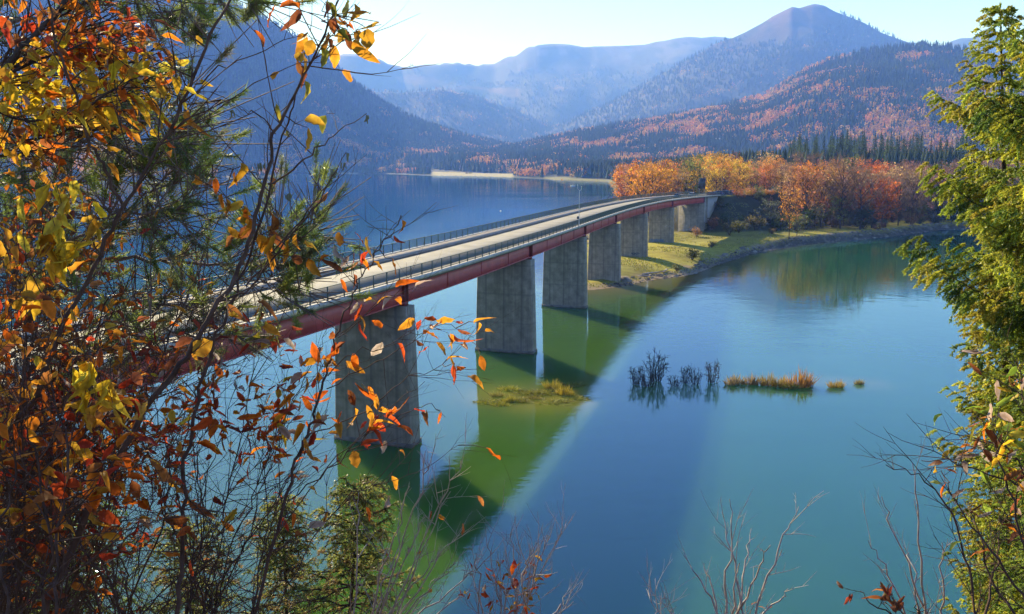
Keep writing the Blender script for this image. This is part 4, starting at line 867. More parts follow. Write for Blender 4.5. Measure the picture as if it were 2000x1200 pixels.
for px, u, c, lab in [(1388, 4.6, (.35, .09, .07), 'reddish parked car first in the row past the bridge end'), (1397, 4.6, (.08, .11, .2), 'dark blue parked car next to the reddish one'), (1403, 2.2, (.03, .06, .15), 'navy parked car in the middle of the row past the bridge'), (1409, 4.4, (.02, .05, .14), 'deep blue parked car beside the navy one'),
                      (1416, 2.6, (.07, .02, .02), 'dark maroon parked car right of the blue ones'), (1422, 4.6, (.03, .03, .035), 'black parked car near the end of the row'), (1431, 4.0, (.12, .12, .13), 'grey parked car last in the row past the bridge')]:
    road_car(px, u, c, lab, estate=px % 2 == 0)
x, y, z = at_ground(1468, 372); z = max(z, float(landz(np.array([x]), np.array([y]))[0])); car('white parked car half hidden among the orange trees', (.75, .76, .78), (x, y, z + .02), .4)
M['sign'] = simple('dark_sign_back', (.028, .034, .045), .5, var=.1); M['galv'] = simple('galvanised_post', (.33, .34, .35), .4, .7, var=.1)
s_ = s_at_px(1371, -6.6, 3); P = onbridge(s_, -6.6, 0); sc = 1 / F * P[1]
t = thing('road_sign', 'large dark rectangular road sign seen from behind beyond the bridge end', 'sign', tuple(P), -.35)
Wd = 13.5 * sc; Hd = 20 * sc; zc_ = H + (PY - 358) * sc - P[2]
b = MB(); b.box((0, 0, zc_), (Wd, .06, Hd)); mkobj('panel', b.mesh('panel', 'sign', col=False), t)
for q in (-1, 0, 1):
    b = MB(); b.box((0, -.06, zc_ + q * Hd * .33), (Wd * .96, .06, .08)); mkobj('stiffener', b.mesh('stiffener', 'sign', col=False), t)
for q in (-1, 1):
    b = MB(); b.tube([(q * Wd * .36, .12, -.4), (q * Wd * .36, .12, zc_ + Hd * .45)], .07, 8); mkobj('post', b.mesh('post', 'galv', col=False), t)
# lamp mast on the near edge of the bridge
s_ = s_at_px(1131, 5.95, .2); P = onbridge(s_, 5.95, 0); sc = P[1] / F; hm = 83 * sc
M['palepost'] = simple('pale_grey_mast', (.5, .5, .5), .45, .3, var=.08)
t = thing('lamp_post', 'slender pale grey mast with small curved head on the near bridge edge', 'lamp post', tuple(P))
b = MB(); b.tube([(0, 0, -.35), (0, 0, hm * .5), (0, 0, hm * .86)], [.07, .05, .035], 8); mkobj('pole', b.mesh('pole', 'palepost', col=False), t)
b = MB(); b.tube([(-.30, 0, hm * .97), (-.28, 0, hm * .9), (0, 0, hm * .86), (.3, 0, hm * .87), (.36, 0, hm * .93)], .035, 6); mkobj('arm', b.mesh('arm', 'palepost', col=False), t)
b = MB(); b.box((-.30, 0, hm * .985), (.14, .14, .22)); mkobj('lamp_head', b.mesh('lamp_head', 'palepost', col=False), t)
b = MB(); b.box((.36, 0, hm * .945), (.12, .12, .16)); mkobj('sensor', b.mesh('sensor', 'palepost', col=False), t)
b = MB(); b.box((-.2, 0, 19 * sc), (.35, .25, .45)); mkobj('control_box', b.mesh('control_box', 'sign', col=False), t)
b = MB(); b.box((.1, 0, 36 * sc), (.4, .06, .12)); mkobj('bracket', b.mesh('bracket', 'galv', col=False), t)
# buoy
P = at_z(978, 413); t = thing('buoy', 'small white buoy floating alone on the lake beyond the bridge', 'buoy', tuple(P))
M['white'] = simple('white_paint', (.75, .75, .73), .4, var=.1)
def lathe(prof, k=14):
    b = MB(); a = np.arange(k) * 2 * pi / k; V = [(r * cos(q), r * sin(q), z) for r, z in prof for q in a]; n = len(prof)
    b.add(V, [[i * k + j, i * k + (j + 1) % k, (i + 1) * k + (j + 1) % k, (i + 1) * k + j] for i in range(n - 1) for j in range(k)]); return b
mkobj('float', lathe([(.02, -.5), (.45, -.35), (.62, 0), (.5, .35), (.15, .6), (.02, .62)]).mesh('float', 'white', col=False, smooth=True), t); b = MB(); b.tube([(0, 0, .55), (0, 0, 1.1)], .06, 6); mkobj('mast', b.mesh('mast', 'sign', col=False), t)
# boat
P = at_z(1119, 363.5); t = thing('motor_boat', 'small white boat out on the lake in front of the far spit', 'boat', tuple(P), .15)
b = MB(); st = [(-3, .9), (-1, 1.0), (1.2, .85), (2.4, .45), (3.2, .05)]; V = []
for x, w_ in st: V += [(x, -w_, .75 + max(0, x) * .08), (x, -w_ * .75, -.2), (x, w_ * .75, -.2), (x, w_, .75 + max(0, x) * .08)]
q = [[i * 4 + j, i * 4 + j + 1, (i + 1) * 4 + j + 1, (i + 1) * 4 + j] for i in range(4) for j in range(3)] + [[i * 4 + 3, i * 4, (i + 1) * 4, (i + 1) * 4 + 3] for i in range(4)] + [[0, 3, 2, 1]]
b.add(V, q); mkobj('hull', b.mesh('hull', 'white', col=False), t); b = MB(); b.box((-.4, 0, 1.1), (1.6, 1.3, .7)); mkobj('cabin', b.mesh('cabin', 'white', col=False), t); b = MB(); b.box((-.4, 0, 1.2), (1.64, 1.34, .22)); mkobj('window', b.mesh('window', 'glass', col=False), t)
# barn on the hill clearing
r_ = 1650; th_ = az_of(1402, 273)[0]
rs = np.linspace(2000, 3700, 300); zs_ = landz(rs * sin(th_), rs * cos(th_)); qx, qy = proj(np.stack([rs * sin(th_), rs * cos(th_), zs_], -1)); r_ = rs[np.argmin(np.abs(qy - 275))]
x, y = r_ * sin(th_), r_ * cos(th_); z = float(landz(np.array([x]), np.array([y]))[0])
t = thing('barn', 'long pale roofed barn in a clearing on the wooded hill', 'barn', (x, y, z), .1)
M['barnwall'] = simple('weathered_boards', (.16, .11, .07), .85, var=.3); M['barnroof'] = simple('pale_metal_roof', (.5, .44, .36), .5, var=.15)
b = MB(); b.box((0, 0, 2), (22, 9, 5)); mkobj('wall', b.mesh('wall', 'barnwall', col=False), t)
b = MB(); V = [(-12, -5.6, 4.2), (12, -5.6, 4.2), (12, 0, 7.6), (-12, 0, 7.6), (12, 5.6, 4.2), (-12, 5.6, 4.2), (-12, -5.6, 3.95), (12, -5.6, 3.95), (12, 0, 7.3), (-12, 0, 7.3), (12, 5.6, 3.95), (-12, 5.6, 3.95)]
b.add(V, [[0, 1, 2, 3], [3, 2, 4, 5], [6, 9, 8, 7], [9, 11, 10, 8], [0, 6, 7, 1], [5, 4, 10, 11], [0, 3, 9, 6], [3, 5, 11, 9], [1, 7, 8, 2], [2, 8, 10, 4]]); mkobj('roof', b.mesh('roof', 'barnroof', col=False), t)
b = MB(); b.box((0, -4.56, 1.6), (3.6, .1, 3.6)); mkobj('door', b.mesh('door', 'sign', col=False), t)

# ------------------------------------------------------------------ foreground plants
rf = np.random.default_rng(77)
LEAFC = {'yellow': ((.95, .68, .04), (.95, .76, .08), (.92, .58, .04)), 'orange': ((.84, .28, .025), (.88, .40, .04), (.78, .19, .02)), 'red': ((.72, .11, .025), (.60, .07, .03), (.80, .17, .02)), 'brown': ((.38, .13, .045), (.46, .19, .06), (.30, .10, .05)),
         'olive': ((.34, .34, .05), (.44, .42, .06), (.50, .42, .06)), 'amber': ((.74, .40, .04), (.66, .30, .035), (.80, .48, .06)), 'pale': ((.60, .50, .44), (.55, .42, .36)), 'green': ((.28, .42, .05), (.36, .50, .07)), 'maroon': ((.28, .05, .03), (.38, .075, .04))}
def leaf_mesh(b, P, D, U, L, Wd, c, curl, fold, rg):
    """n leaves at P along D with up U; each a folded, curled, pointed oval of 2 x 6 faces with a darker midrib"""
    n = len(P); D = D / (np.linalg.norm(D, axis=1)[:, None] + 1e-9); Sd = np.cross(D, U); Sd /= np.linalg.norm(Sd, axis=1)[:, None] + 1e-9; Nn = np.cross(Sd, D)
    ts = np.array([0, .10, .24, .40, .56, .70, .82, .92, 1.0]); wf = np.array([.05, .48, .88, 1.0, .95, .78, .55, .28, .02]); k = len(ts)
    wv = 1 + rg.uniform(-.20, .12, (n, 2, k))
    x = ts[None] * L[:, None]; zc = (-curl[:, None] * (ts[None] ** 2)) * L[:, None] + rg.normal(0, .02, (n, k)) * L[:, None]
    mid = P[:, None] + D[:, None] * x[..., None] + Nn[:, None] * zc[..., None]
    out = [mid]
    for sidx, sg in enumerate((-1, 1)):
        w_ = wf[None] * wv[:, sidx] * Wd[:, None] / 2
        cross = (rg.uniform(.5, 1.4, (n, 1)) * fold[:, None])
        out.append(mid + Sd[:, None] * (sg * w_ * np.cos(cross))[..., None] + Nn[:, None] * (w_ * np.sin(cross) + rg.normal(0, .03, (n, k)) * L[:, None])[..., None])
    V = np.concatenate(out, 1)
    q = []
    for i in range(k - 1): q += [[i, i + 1, 2 * k + i + 1, 2 * k + i], [k + i, k + i + 1, i + 1, i]]
    Q = (np.array(q)[None] + (np.arange(n) * 3 * k)[:, None, None]).reshape(-1, 4)
    cc = np.repeat(c[:, None], 3 * k, 1); cc[:, :k] *= np.array([.72, .66, .6]); edge_ = rg.random((n, 1, 1)) < .45
    tipd = np.where(rg.random((n, 2 * k, 1)) < .22, np.array([.45, .32, .25]), 1.0); cc[:, k:] = np.where(edge_, cc[:, k:] * tipd, cc[:, k:])
    b.add(V.reshape(-1, 3), Q, cc.reshape(-1, 3))
class Shrub:
    def __init__(s, name, label, cat, bark='twigbark', leafname='leaves', group=None, Y0=3.0):
        s.name, s.label, s.cat, s.bark, s.ln, s.group = name, label, cat, bark, leafname, group; s.w = MB(); s.l = MB(); s.LP = []; s.root = None; s.segs = []
    def stem(s, px, d0, d1, r0, r1, k=6, ground=True):
        """px: pixel polyline bottom to top; distance runs d0 -> d1; continued down to the slope it grows from"""
        n = len(px); ds = np.linspace(d0, d1, n); P = [at_y(x, y, d) for (x, y), d in zip(px, ds)]
        if ground:
            p = P[0].copy(); dirn = P[0] - P[1]; dirn /= np.linalg.norm(dirn) + 1e-9; add = []
            for i in range(40):
                dirn = dirn * .9 + np.array([0, 0.02, -1]) * .12; dirn /= np.linalg.norm(dirn); p = p + dirn * .25; add.append(p.copy())
                if p[2] < float(slope_z(p[0], p[1])) - .1: break
            P = add[::-1] + P; s.root = P[0] if s.root is None else s.root
            rr = np.concatenate([np.linspace(r0 * 1.5, r0, len(add)), np.linspace(r0, r1, n)])
        else: rr = np.linspace(r0, r1, n)
        P = np.array(P); # refine and add small kinks
        t = np.arange(len(P)); tt = np.linspace(0, len(P) - 1, (len(P) - 1) * 4 + 1); Q = np.stack([np.interp(tt, t, P[:, a]) for a in range(3)], -1); Q[1:-1] = (Q[:-2] + 2 * Q[1:-1] + Q[2:]) / 4; Q[1:-1] += rf.normal(0, .0035, (len(Q) - 2, 3)) * min(3, d0 / 2)
        R_ = np.interp(tt, t, rr); R_ = R_ * .68; s.w.tube(Q, R_, k); s.segs.append((Q, R_)); return Q
    def twig(s, p, d, L, r, lv, prob, leaf, up=.15, depth=0, bend=.18):
        n = max(4, int(L / .05)); P = [p]; d = d / np.linalg.norm(d); st = L / n
        for i in range(n):
            d = d + rf.normal(0, bend, 3) * .5 + np.array([0, 0, up * .15]); d /= np.linalg.norm(d); P.append(P[-1] + d * st)
        P = np.array(P); s.w.tube(P, np.linspace(r, r * .35, len(P)), 4)
        for i in range(2, len(P)):
            if rf.random() < prob * lv(P[i]): s.LP.append((P[i], d + rf.normal(0, .6, 3), leaf))
        if depth > 0:
            for _ in range(depth + 1 + rf.integers(2)):
                i = rf.integers(1, len(P) - 1); dd_ = (P[i + 1] - P[i]); dd_ /= np.linalg.norm(dd_); q = dd_ + rf.normal(0, .55, 3) + np.array([0, 0, up]); s.twig(P[i], q, L * rf.uniform(.3, .6), r * .6, lv, prob, leaf, up, depth - 1, bend)
    def sprout(s, every, L, r, lv, prob, leaf, up=.15, depth=1, lo=0, spread=.9, hi=1, only=None):
        for Q, R_ in (s.segs if only is None else only):
            seg = np.linalg.norm(np.diff(Q, axis=0), axis=1); tot = seg.sum(); cum = np.concatenate([[0], np.cumsum(seg)])
            for _ in range(int(tot * (hi - lo) / every)):
                t = rf.uniform(lo, hi) * tot; i = min(np.searchsorted(cum, t), len(Q) - 2); p = Q[i]; px, py = proj(p)
                if py > 1330: continue
                dd_ = Q[i + 1] - Q[i]; dd_ /= np.linalg.norm(dd_) + 1e-9; q = dd_ * .7 + rf.normal(0, spread, 3) * np.array([1, .7, .7]) + np.array([0, 0, up])
                s.twig(p, q, rf.uniform(*L), min(r, R_[i] * .8), lv, prob, leaf, up, depth)
    def finish(s, colf, size=(.055, .09), aspect=.55):
        if s.LP:
            P = np.array([q[0] for q in s.LP]); D = np.array([q[1] for q in s.LP]); D[:, 2] -= .55; n = len(P); px, py = proj(P)
            c = np.array([LEAFC[k_][rf.integers(len(LEAFC[k_]))] for k_ in [colf(a, q) for a, q in zip(px, py)]]) * rf.uniform(.75, 1.15, (n, 1))
            U = rf.normal(0, .75, (n, 3)) + np.array([0, -.25, .8]); L_ = rf.uniform(size[0], size[1], n); leaf_mesh(s.l, P, D, U, L_, L_ * aspect * rf.uniform(.6, 1.2, n), c, rf.normal(.3, .5, n), rf.uniform(.1, 1.1, n), rf)
        r = thing(s.name, s.label, s.cat, tuple(s.root if s.root is not None else s.segs[0][0][0]), 0, s.group); o_ = np.array(r.location)
        w_ = s.w.obj('stem', s.bark, r, smooth=True, col=False); w_.location = -o_
        if s.LP: l_ = s.l.obj(s.ln, 'leaf', r); l_.location = -o_
        print(s.name, 'leaves', len(s.LP)); return r
def blob(q, P=None):
    """density field from soft ellipses (px, py, rx, ry, weight)"""
    def f(P):
        px, py = proj(P); return min(1.0, sum(w_ * math.exp(-(((px - a) / rx) ** 2 + ((py - c) / ry) ** 2)) for a, c, rx, ry, w_ in q))
    return f
def pick(*o):
    u = rf.random(); t = 0
    for p, v in o:
        t += p
        if u < t: return v
    return o[-1][1]
# 1. the big two-forked hazel with catkins and few leaves, centre left
sh = Shrub('hazel_shrub', 'tall dark stemmed shrub with forked trunk and sparse curled orange leaves before the bridge', 'shrub')
a1 = sh.stem([(90, 1195), (150, 1040), (222, 910), (300, 775), (350, 715), (400, 640), (440, 575), (470, 525), (500, 425), (525, 325), (535, 265), (575, 185), (615, 110), (650, 30), (675, -40)], 2.5, 3.1, .017, .004)
a2 = sh.stem([(350, 1195), (355, 1100), (358, 1000), (362, 900), (385, 785), (415, 675), (450, 595), (485, 500), (530, 370), (552, 262), (578, 180)], 2.7, 3.15, .012, .004)
a3 = sh.stem([(425, 590), (480, 575), (560, 470), (610, 410), (660, 330)], 2.85, 3.1, .006, .0025, ground=False)
sh.stem([(524, 360), (570, 335), (620, 290), (660, 255), (716, 222)], 3.0, 3.2, .006, .002, ground=False)
sh.stem([(480, 560), (545, 480), (600, 415), (640, 360), (676, 298)], 2.95, 3.2, .005, .002, ground=False)
sh.stem([(538, 262), (505, 222), (470, 215), (432, 195)], 3.0, 2.9, .004, .0015, ground=False)
sh.stem([(610, 118), (655, 90), (700, 60), (745, 48)], 3.1, 3.2, .004, .0015, ground=False)
sh.stem([(520, 350), (470, 330), (400, 322), (380, 330)], 3.0, 2.9, .003, .0015, ground=False)
lv1 = blob([(600, 60, 90, 120, .9), (600, 190, 40, 50, .6), (440, 370, 90, 70, .65), (520, 460, 90, 60, .75), (530, 620, 120, 90, .5), (430, 760, 120, 110, .6), (350, 950, 250, 170, .6), (700, 60, 50, 50, .7)])
sh.sprout(.11, (.12, .42), .0022, lv1, .36, 'a', depth=1, lo=.3)
for (x, y) in [(590, 30), (640, 15), (655, 45), (690, 20), (640, 75), (655, 100), (690, 90), (715, 68), (680, 75), (598, 75), (630, 105), (585, 110), (610, 90), (595, 170), (640, 50), (740, 55), (580, 130), (540, 215), (605, 262), (440, 400), (480, 420), (455, 345), (420, 360), (470, 330), (540, 470), (520, 500), (500, 470), (560, 480), (480, 440), (585, 470), (570, 500), (310, 230), (370, 228), (378, 245)]:
    p = at_y(x + rf.normal(0, 3), y - 12, 2.95); sh.LP.append((p, rf.normal(0, .25, 3) + np.array([0, 0, -.6]), 'a'))
    Q = np.concatenate([q[0] for q in sh.segs]); j = Q[np.argmin(np.linalg.norm(Q - p, axis=1))]
    m_ = (j + p) / 2 + rf.normal(0, .012, 3); sh.w.tube([j, m_, p], [.0022, .0016, .001], 4)
sh.finish(lambda x, y: pick((.22, 'brown'), (.33, 'amber'), (.3, 'orange'), (.15, 'olive')) if y < 320 or x > 420 else pick((.4, 'brown'), (.3, 'amber'), (.2, 'orange'), (.1, 'red')), (.05, .082), .68)
# catkins hang from the hazel as a part
ck = MB(); r_ = bpy.data.objects['hazel_shrub']
for (x, y) in [(716, 225), (676, 300), (672, 318), (655, 335), (650, 330), (618, 368), (505, 320), (512, 318), (560, 380), (566, 378), (388, 345), (398, 340), (453, 215)]:
    for _ in range(3):
        p = at_y(x + rf.normal(0, 4), y, 3.12); L_ = rf.uniform(.02, .035); ck.tube([p, p + np.array([rf.normal(0, .003), 0, -L_ * .5]), p + np.array([rf.normal(0, .006), 0, -L_])], [.0022, .003, .0014], 5)
M['catkin'] = simple('catkin', (.16, .17, .10), .8, var=.3); o = ck.obj('catkins', 'catkin', r_, col=False); o.location = -np.array(r_.location)
# 2. left forked sapling with the yellow leaves in the middle left
sh = Shrub('beech_sapling', 'dark forked sapling crossing the left edge with large clear yellow leaves hanging', 'shrub')
sh.stem([(-40, 900), (0, 860), (60, 800), (100, 690), (145, 595), (195, 500), (240, 400), (310, 290), (370, 175), (410, 65), (450, 0), (480, -60)], 2.4, 2.8, .013, .005)
sh.stem([(240, 400), (205, 330), (175, 285), (150, 205), (115, 110), (100, 30), (95, -40)], 2.65, 2.5, .008, .004, ground=False)
sh.stem([(370, 175), (345, 130), (320, 95), (270, 50)], 2.75, 2.7, .003, .0015, ground=False)
sh.stem([(350, 215), (330, 170), (300, 130), (270, 90)], 2.7, 2.6, .003, .0015, ground=False)
sh.stem([(380, 165), (440, 130), (520, 95), (590, 70)], 2.75, 2.9, .004, .0015, ground=False)
sh.stem([(345, 250), (430, 205), (520, 150), (600, 120)], 2.75, 2.9, .004, .0015, ground=False)
lv2 = blob([(130, 430, 70, 100, .9), (60, 350, 90, 100, .3), (130, 520, 130, 70, .6), (300, 500, 100, 60, .3)])
sh.sprout(.11, (.10, .35), .0028, lv2, .35, 'a', depth=1, lo=.3)
for i in range(26): p = at_y(rf.uniform(80, 160), rf.uniform(350, 510), 2.45); sh.LP.append((p, rf.normal(0, .5, 3) + np.array([0, 0, -.5]), 'a')); sh.w.tube([p, p + rf.normal(0, .03, 3) + np.array([0, .02, .05])], [.001, .0012], 3)
for i in range(16): p = at_y(rf.uniform(140, 240), rf.uniform(700, 790), 2.3); sh.LP.append((p, rf.normal(0, .5, 3) + np.array([0, 0, -.5]), 'a')); sh.w.tube([p, p + rf.normal(0, .03, 3) + np.array([0, .02, .05])], [.001, .0012], 3)
sh.finish(lambda x, y: pick((.75, 'yellow'), (.25, 'amber')) if x < 260 and y > 320 else pick((.6, 'brown'), (.4, 'orange')), (.055, .085), .68)
# 3. upper left beech bough: dark red brown leaves above, glowing yellow ones below
sh = Shrub('beech_shrub', 'beech in the upper left corner with glowing yellow sprays beneath dark orange leaves', 'shrub', 'bark')
sh.stem([(-330, 900), (-260, 560), (-160, 330), (-60, 210), (0, 150), (40, 95), (90, 50), (125, 0), (160, -60)], 2.6, 3.0, .028, .010)
for L_ in [[(-60, 210), (60, 235), (160, 215), (240, 165), (310, 145)], [(-60, 215), (40, 275), (130, 262), (230, 190), (300, 150)], [(-100, 250), (30, 200), (140, 180), (230, 130), (270, 120)], [(-60, 205), (60, 120), (150, 95), (230, 75), (262, 62)], [(0, 150), (80, 100), (150, 60), (215, 25)], [(90, 50), (140, 20), (200, -10)], [(-60, 210), (20, 90), (60, 30), (60, -20)], [(-120, 280), (0, 305), (110, 290), (200, 240)], [(-120, 260), (0, 170), (100, 150), (190, 110), (255, 75)]]:
    d_ = rf.uniform(2.7, 3.4); sh.stem(L_, d_, d_ + rf.uniform(-.2, .4), .008, .002, ground=False)
lv3 = blob([(110, 180, 200, 90, 1.0), (230, 170, 80, 50, .8), (80, 60, 170, 90, .95), (230, 60, 60, 25, .7), (20, 250, 110, 60, .8)])
sh.sprout(.025, (.10, .38), .0020, lv3, .50, 'a', depth=1, lo=.1, up=.0, spread=.65)
def c3(x, y):
    if y < 105 + rf.normal(0, 18): return pick((.33, 'orange'), (.27, 'brown'), (.22, 'red'), (.18, 'amber'))
    if y > 245: return pick((.2, 'yellow'), (.25, 'amber'), (.2, 'brown'), (.35, 'orange'))
    return pick((.60, 'yellow'), (.14, 'amber'), (.19, 'orange'), (.07, 'pale'))
sh.finish(c3, (.038, .062), .62)
# 4. dense lower left thicket: several shrubs, one after another in depth
def thicket(name, label, starts, lvf, cf, every, prob, bark='twigbark', L=(.12, .5), size=(.05, .085), asp=.55, depth=1, r=.007, up=.15, spread=.9):
    sh = Shrub(name, label, 'shrub', bark)
    for (pl, d0, d1) in starts: sh.stem(pl, d0, d1, r, r * .3)
    sh.sprout(every, L, .0024, lvf, prob, 'a', depth=depth, lo=.15, up=up, spread=spread); return sh.finish(cf, size, asp)
def wander(x0, y0, x1, y1, n=7, j=14):
    return [(x0 + (x1 - x0) * t + rf.normal(0, j) * (0 < t < 1), y0 + (y1 - y0) * t + rf.normal(0, j) * (0 < t < 1)) for t in np.linspace(0, 1, n)]
low = blob([(60, 820, 260, 330, .95), (300, 900, 170, 200, .6), (420, 690, 120, 120, .4)])
mixA = lambda x, y: pick((.30, 'brown'), (.20, 'maroon'), (.18, 'amber'), (.14, 'orange'), (.10, 'red'), (.05, 'olive'), (.03, 'pale'))
mixB = lambda x, y: pick((.42, 'orange'), (.26, 'red'), (.10, 'maroon'), (.08, 'brown'), (.10, 'pale'), (.04, 'yellow'))
thicket('copper_beech_bush', 'nearest dense bush at lower left with amber and brown hanging leaves', [(wander(rf.uniform(-150, 180), 1250, rf.uniform(-60, 300), rf.uniform(520, 800)), rf.uniform(2.1, 2.7), rf.uniform(2.2, 2.8)) for _ in range(10)], blob([(60, 640, 150, 150, .7), (90, 830, 230, 240, .8), (250, 960, 200, 160, .6)]), lambda x, y: pick((.18, 'amber'), (.20, 'brown'), (.34, 'orange'), (.23, 'red'), (.05, 'yellow')), .06, .27, size=(.038, .060), asp=.70)
thicket('leafy_shrub', 'maroon and red leaved shrub filling the lower left corner behind the nearest bush', [(wander(rf.uniform(-200, 330), 1260, rf.uniform(-100, 420), rf.uniform(600, 900)), rf.uniform(3.0, 4.0), rf.uniform(3.1, 4.2)) for _ in range(16)], blob([(80, 800, 300, 260, .9), (330, 860, 160, 170, .7)]), lambda x, y: pick((.12, 'maroon'), (.30, 'red'), (.14, 'brown'), (.36, 'orange'), (.08, 'pale')), .045, .33, size=(.040, .066), asp=.5)
thicket('red_leaved_shrub', 'shrub with long red orange leaves spreading over the water left of the first pier', [(wander(rf.uniform(250, 500), 1250, x1, y1, 8, 8), 3.0, 3.5) for x1, y1 in [(420, 640), (520, 610), (560, 690), (470, 720), (600, 740), (560, 820), (640, 640), (380, 760), (500, 860), (560, 760), (640, 800)]], blob([(480, 690, 110, 90, .9), (560, 640, 90, 40, .8), (420, 800, 150, 120, .7), (560, 850, 90, 60, .7), (500, 760, 120, 60, .7)]), mixB, .06, .30, L=(.1, .4), size=(.042, .07), asp=.48, r=.005, up=.1, spread=.6)
thicket('twig_thicket', 'mass of fine dark leafless twigs woven behind the lower left leaves', [(wander(rf.uniform(-200, 430), 1260, rf.uniform(-100, 480), rf.uniform(420, 900)), rf.uniform(3.6, 4.8), rf.uniform(3.6, 5.0)) for _ in range(20)], blob([(150, 800, 300, 300, .5)]), mixA, .07, .10, bark='twigbark', L=(.2, .7), size=(.035, .06), depth=2, r=.0085)
thicket('rusty_shrub', 'rusty leaved shrub with bronze and orange leaves between the pine boughs at the left edge', [(wander(rf.uniform(-260, 60), 1250, rf.uniform(-60, 330), rf.uniform(330, 480), 9, 16), rf.uniform(3.2, 4.2), rf.uniform(3.4, 4.4)) for _ in range(9)], blob([(60, 480, 190, 120, .8), (200, 560, 180, 90, .7), (40, 330, 120, 70, .5), (330, 640, 120, 80, .6), (120, 640, 200, 100, .8)]), lambda x, y: pick((.26, 'amber'), (.34, 'orange'), (.22, 'brown'), (.14, 'red'), (.04, 'pale')), .06, .34, L=(.12, .45), size=(.036, .06), asp=.62)
# 5. slender right hand shrub reaching across the first pier
sh = Shrub('slender_shrub', 'slender upright shrub with thin side twigs and bright orange leaves crossing the first pier', 'shrub')
sh.stem([(500, 1185), (554, 988), (579, 899), (600, 850), (622, 787), (637, 731), (652, 682), (675, 611), (694, 562), (720, 517), (761, 457), (778, 435)], 2.7, 3.0, .009, .002)
sh.stem([(640, 735), (690, 690), (760, 675), (800, 650), (830, 622)], 2.85, 3.0, .003, .001, ground=False)
sh.stem([(638, 760), (720, 715), (780, 690), (830, 645), (880, 632), (925, 660)], 2.85, 3.1, .003, .001, ground=False)
sh.stem([(600, 850), (660, 830), (730, 790), (800, 735), (860, 718), (930, 640)], 2.8, 3.1, .0035, .001, ground=False)
sh.stem([(560, 980), (640, 920), (720, 850), (800, 800), (845, 790), (870, 815)], 2.75, 3.0, .0035, .001, ground=False)
sh.stem([(530, 1060), (600, 960), (680, 870), (760, 800), (830, 745)], 2.8, 3.0, .0035, .001, ground=False)
sh.stem([(545, 1185), (610, 1050), (690, 960), (760, 940), (830, 920), (895, 870)], 2.8, 3.0, .0035, .001, ground=False)
sh.stem([(660, 660), (740, 590), (800, 570), (830, 560)], 2.9, 3.0, .0025, .001, ground=False)
sh.stem([(700, 555), (670, 500), (650, 480)], 2.95, 3.0, .002, .001, ground=False)
lv5 = blob([(690, 520, 50, 60, .9), (700, 660, 80, 60, .5), (640, 700, 60, 50, .8), (880, 650, 60, 50, .7), (870, 720, 40, 30, .5), (740, 830, 60, 60, .5), (640, 830, 80, 60, .7), (720, 960, 80, 60, .35), (840, 810, 30, 20, .4), (560, 1010, 60, 40, .3)])
sh.sprout(.06, (.08, .28), .0016, lv5, .42, 'a', depth=1, lo=.3, spread=.6)
for (x, y) in [(770, 470), (785, 440), (690, 505), (700, 520), (730, 520), (720, 500), (655, 490), (690, 545), (765, 515), (665, 555), (935, 640), (880, 705), (885, 720), (938, 705), (862, 815), (690, 700), (675, 715), (700, 640), (700, 600), (545, 1020), (572, 1008), (950, 885), (720, 765), (765, 940), (715, 1000), (690, 890), (660, 900), (640, 1010)]:
    p = at_y(x, y - 10, 2.95); sh.LP.append((p, rf.normal(0, .4, 3) + np.array([0, 0, -.5]), 'a')); Q = np.concatenate([q[0] for q in sh.segs]); j = Q[np.argmin(np.linalg.norm(Q - p, axis=1))]; sh.w.tube([j, (j + p) / 2 + rf.normal(0, .01, 3), p], [.0018, .0014, .001], 4)
sh.finish(lambda x, y: pick((.42, 'orange'), (.2, 'red'), (.14, 'amber'), (.12, 'brown'), (.12, 'pale')), (.045, .072), .55)
# 6. leafless and half bare twig bushes along the bottom
def barebush(name, label, base, tips, d, bark='greytwig', lv=None, cf=None, every=.09, r=.007, L=(.06, .22), prob=.1, asp=.5, size=(.025, .04), depth=1):
    sh = Shrub(name, label, 'shrub', bark)
    for x, y in tips:
        bx = base[0] + rf.normal(0, 14); sh.stem([(bx, base[1]), ((bx * .6 + x * .4) + rf.normal(0, 8), base[1] * .6 + y * .4), ((bx * .2 + x * .8) + rf.normal(0, 6), base[1] * .2 + y * .8), (x, y)], d, d + rf.uniform(-.2, .3), r, r * .25, 5)
    sh.sprout(every, L, .0016, lv or (lambda P: 0), prob, 'a', depth=depth, lo=.35, up=.2, spread=.45); return sh.finish(cf or (lambda x, y: 'brown'), size, asp)
barebush('bare_twig_bush', 'bare branching twig bush standing alone at the bottom over the blue water', (1432, 1260), [(1425, 975), (1410, 1000), (1560, 990), (1505, 1065), (1335, 1085), (1465, 1045), (1375, 1100), (1540, 1150), (1445, 1100)], 3.2, r=.0085, every=.10, lv=blob([(1500, 1190, 60, 20, .6)]))
barebush('bare_twig_bush', 'small bare twigs poking up just left of the lone twig bush at the bottom', (1310, 1290), [(1280, 1130), (1262, 1150), (1300, 1160)], 3.2, r=.005)
barebush('twiggy_shrub', 'pale twiggy bush with tiny red leaves at the bottom centre', (985, 1290), [(950, 1030), (930, 1080), (998, 1040), (1012, 1060), (1052, 1060), (1098, 1030), (1070, 1045), (1035, 1075), (965, 1110), (920, 1120), (1105, 1165), (1120, 1175)], 3.1, every=.055, lv=blob([(1000, 1170, 90, 60, .9)]), cf=lambda x, y: pick((.5, 'red'), (.3, 'amber'), (.2, 'pale')), prob=.2)
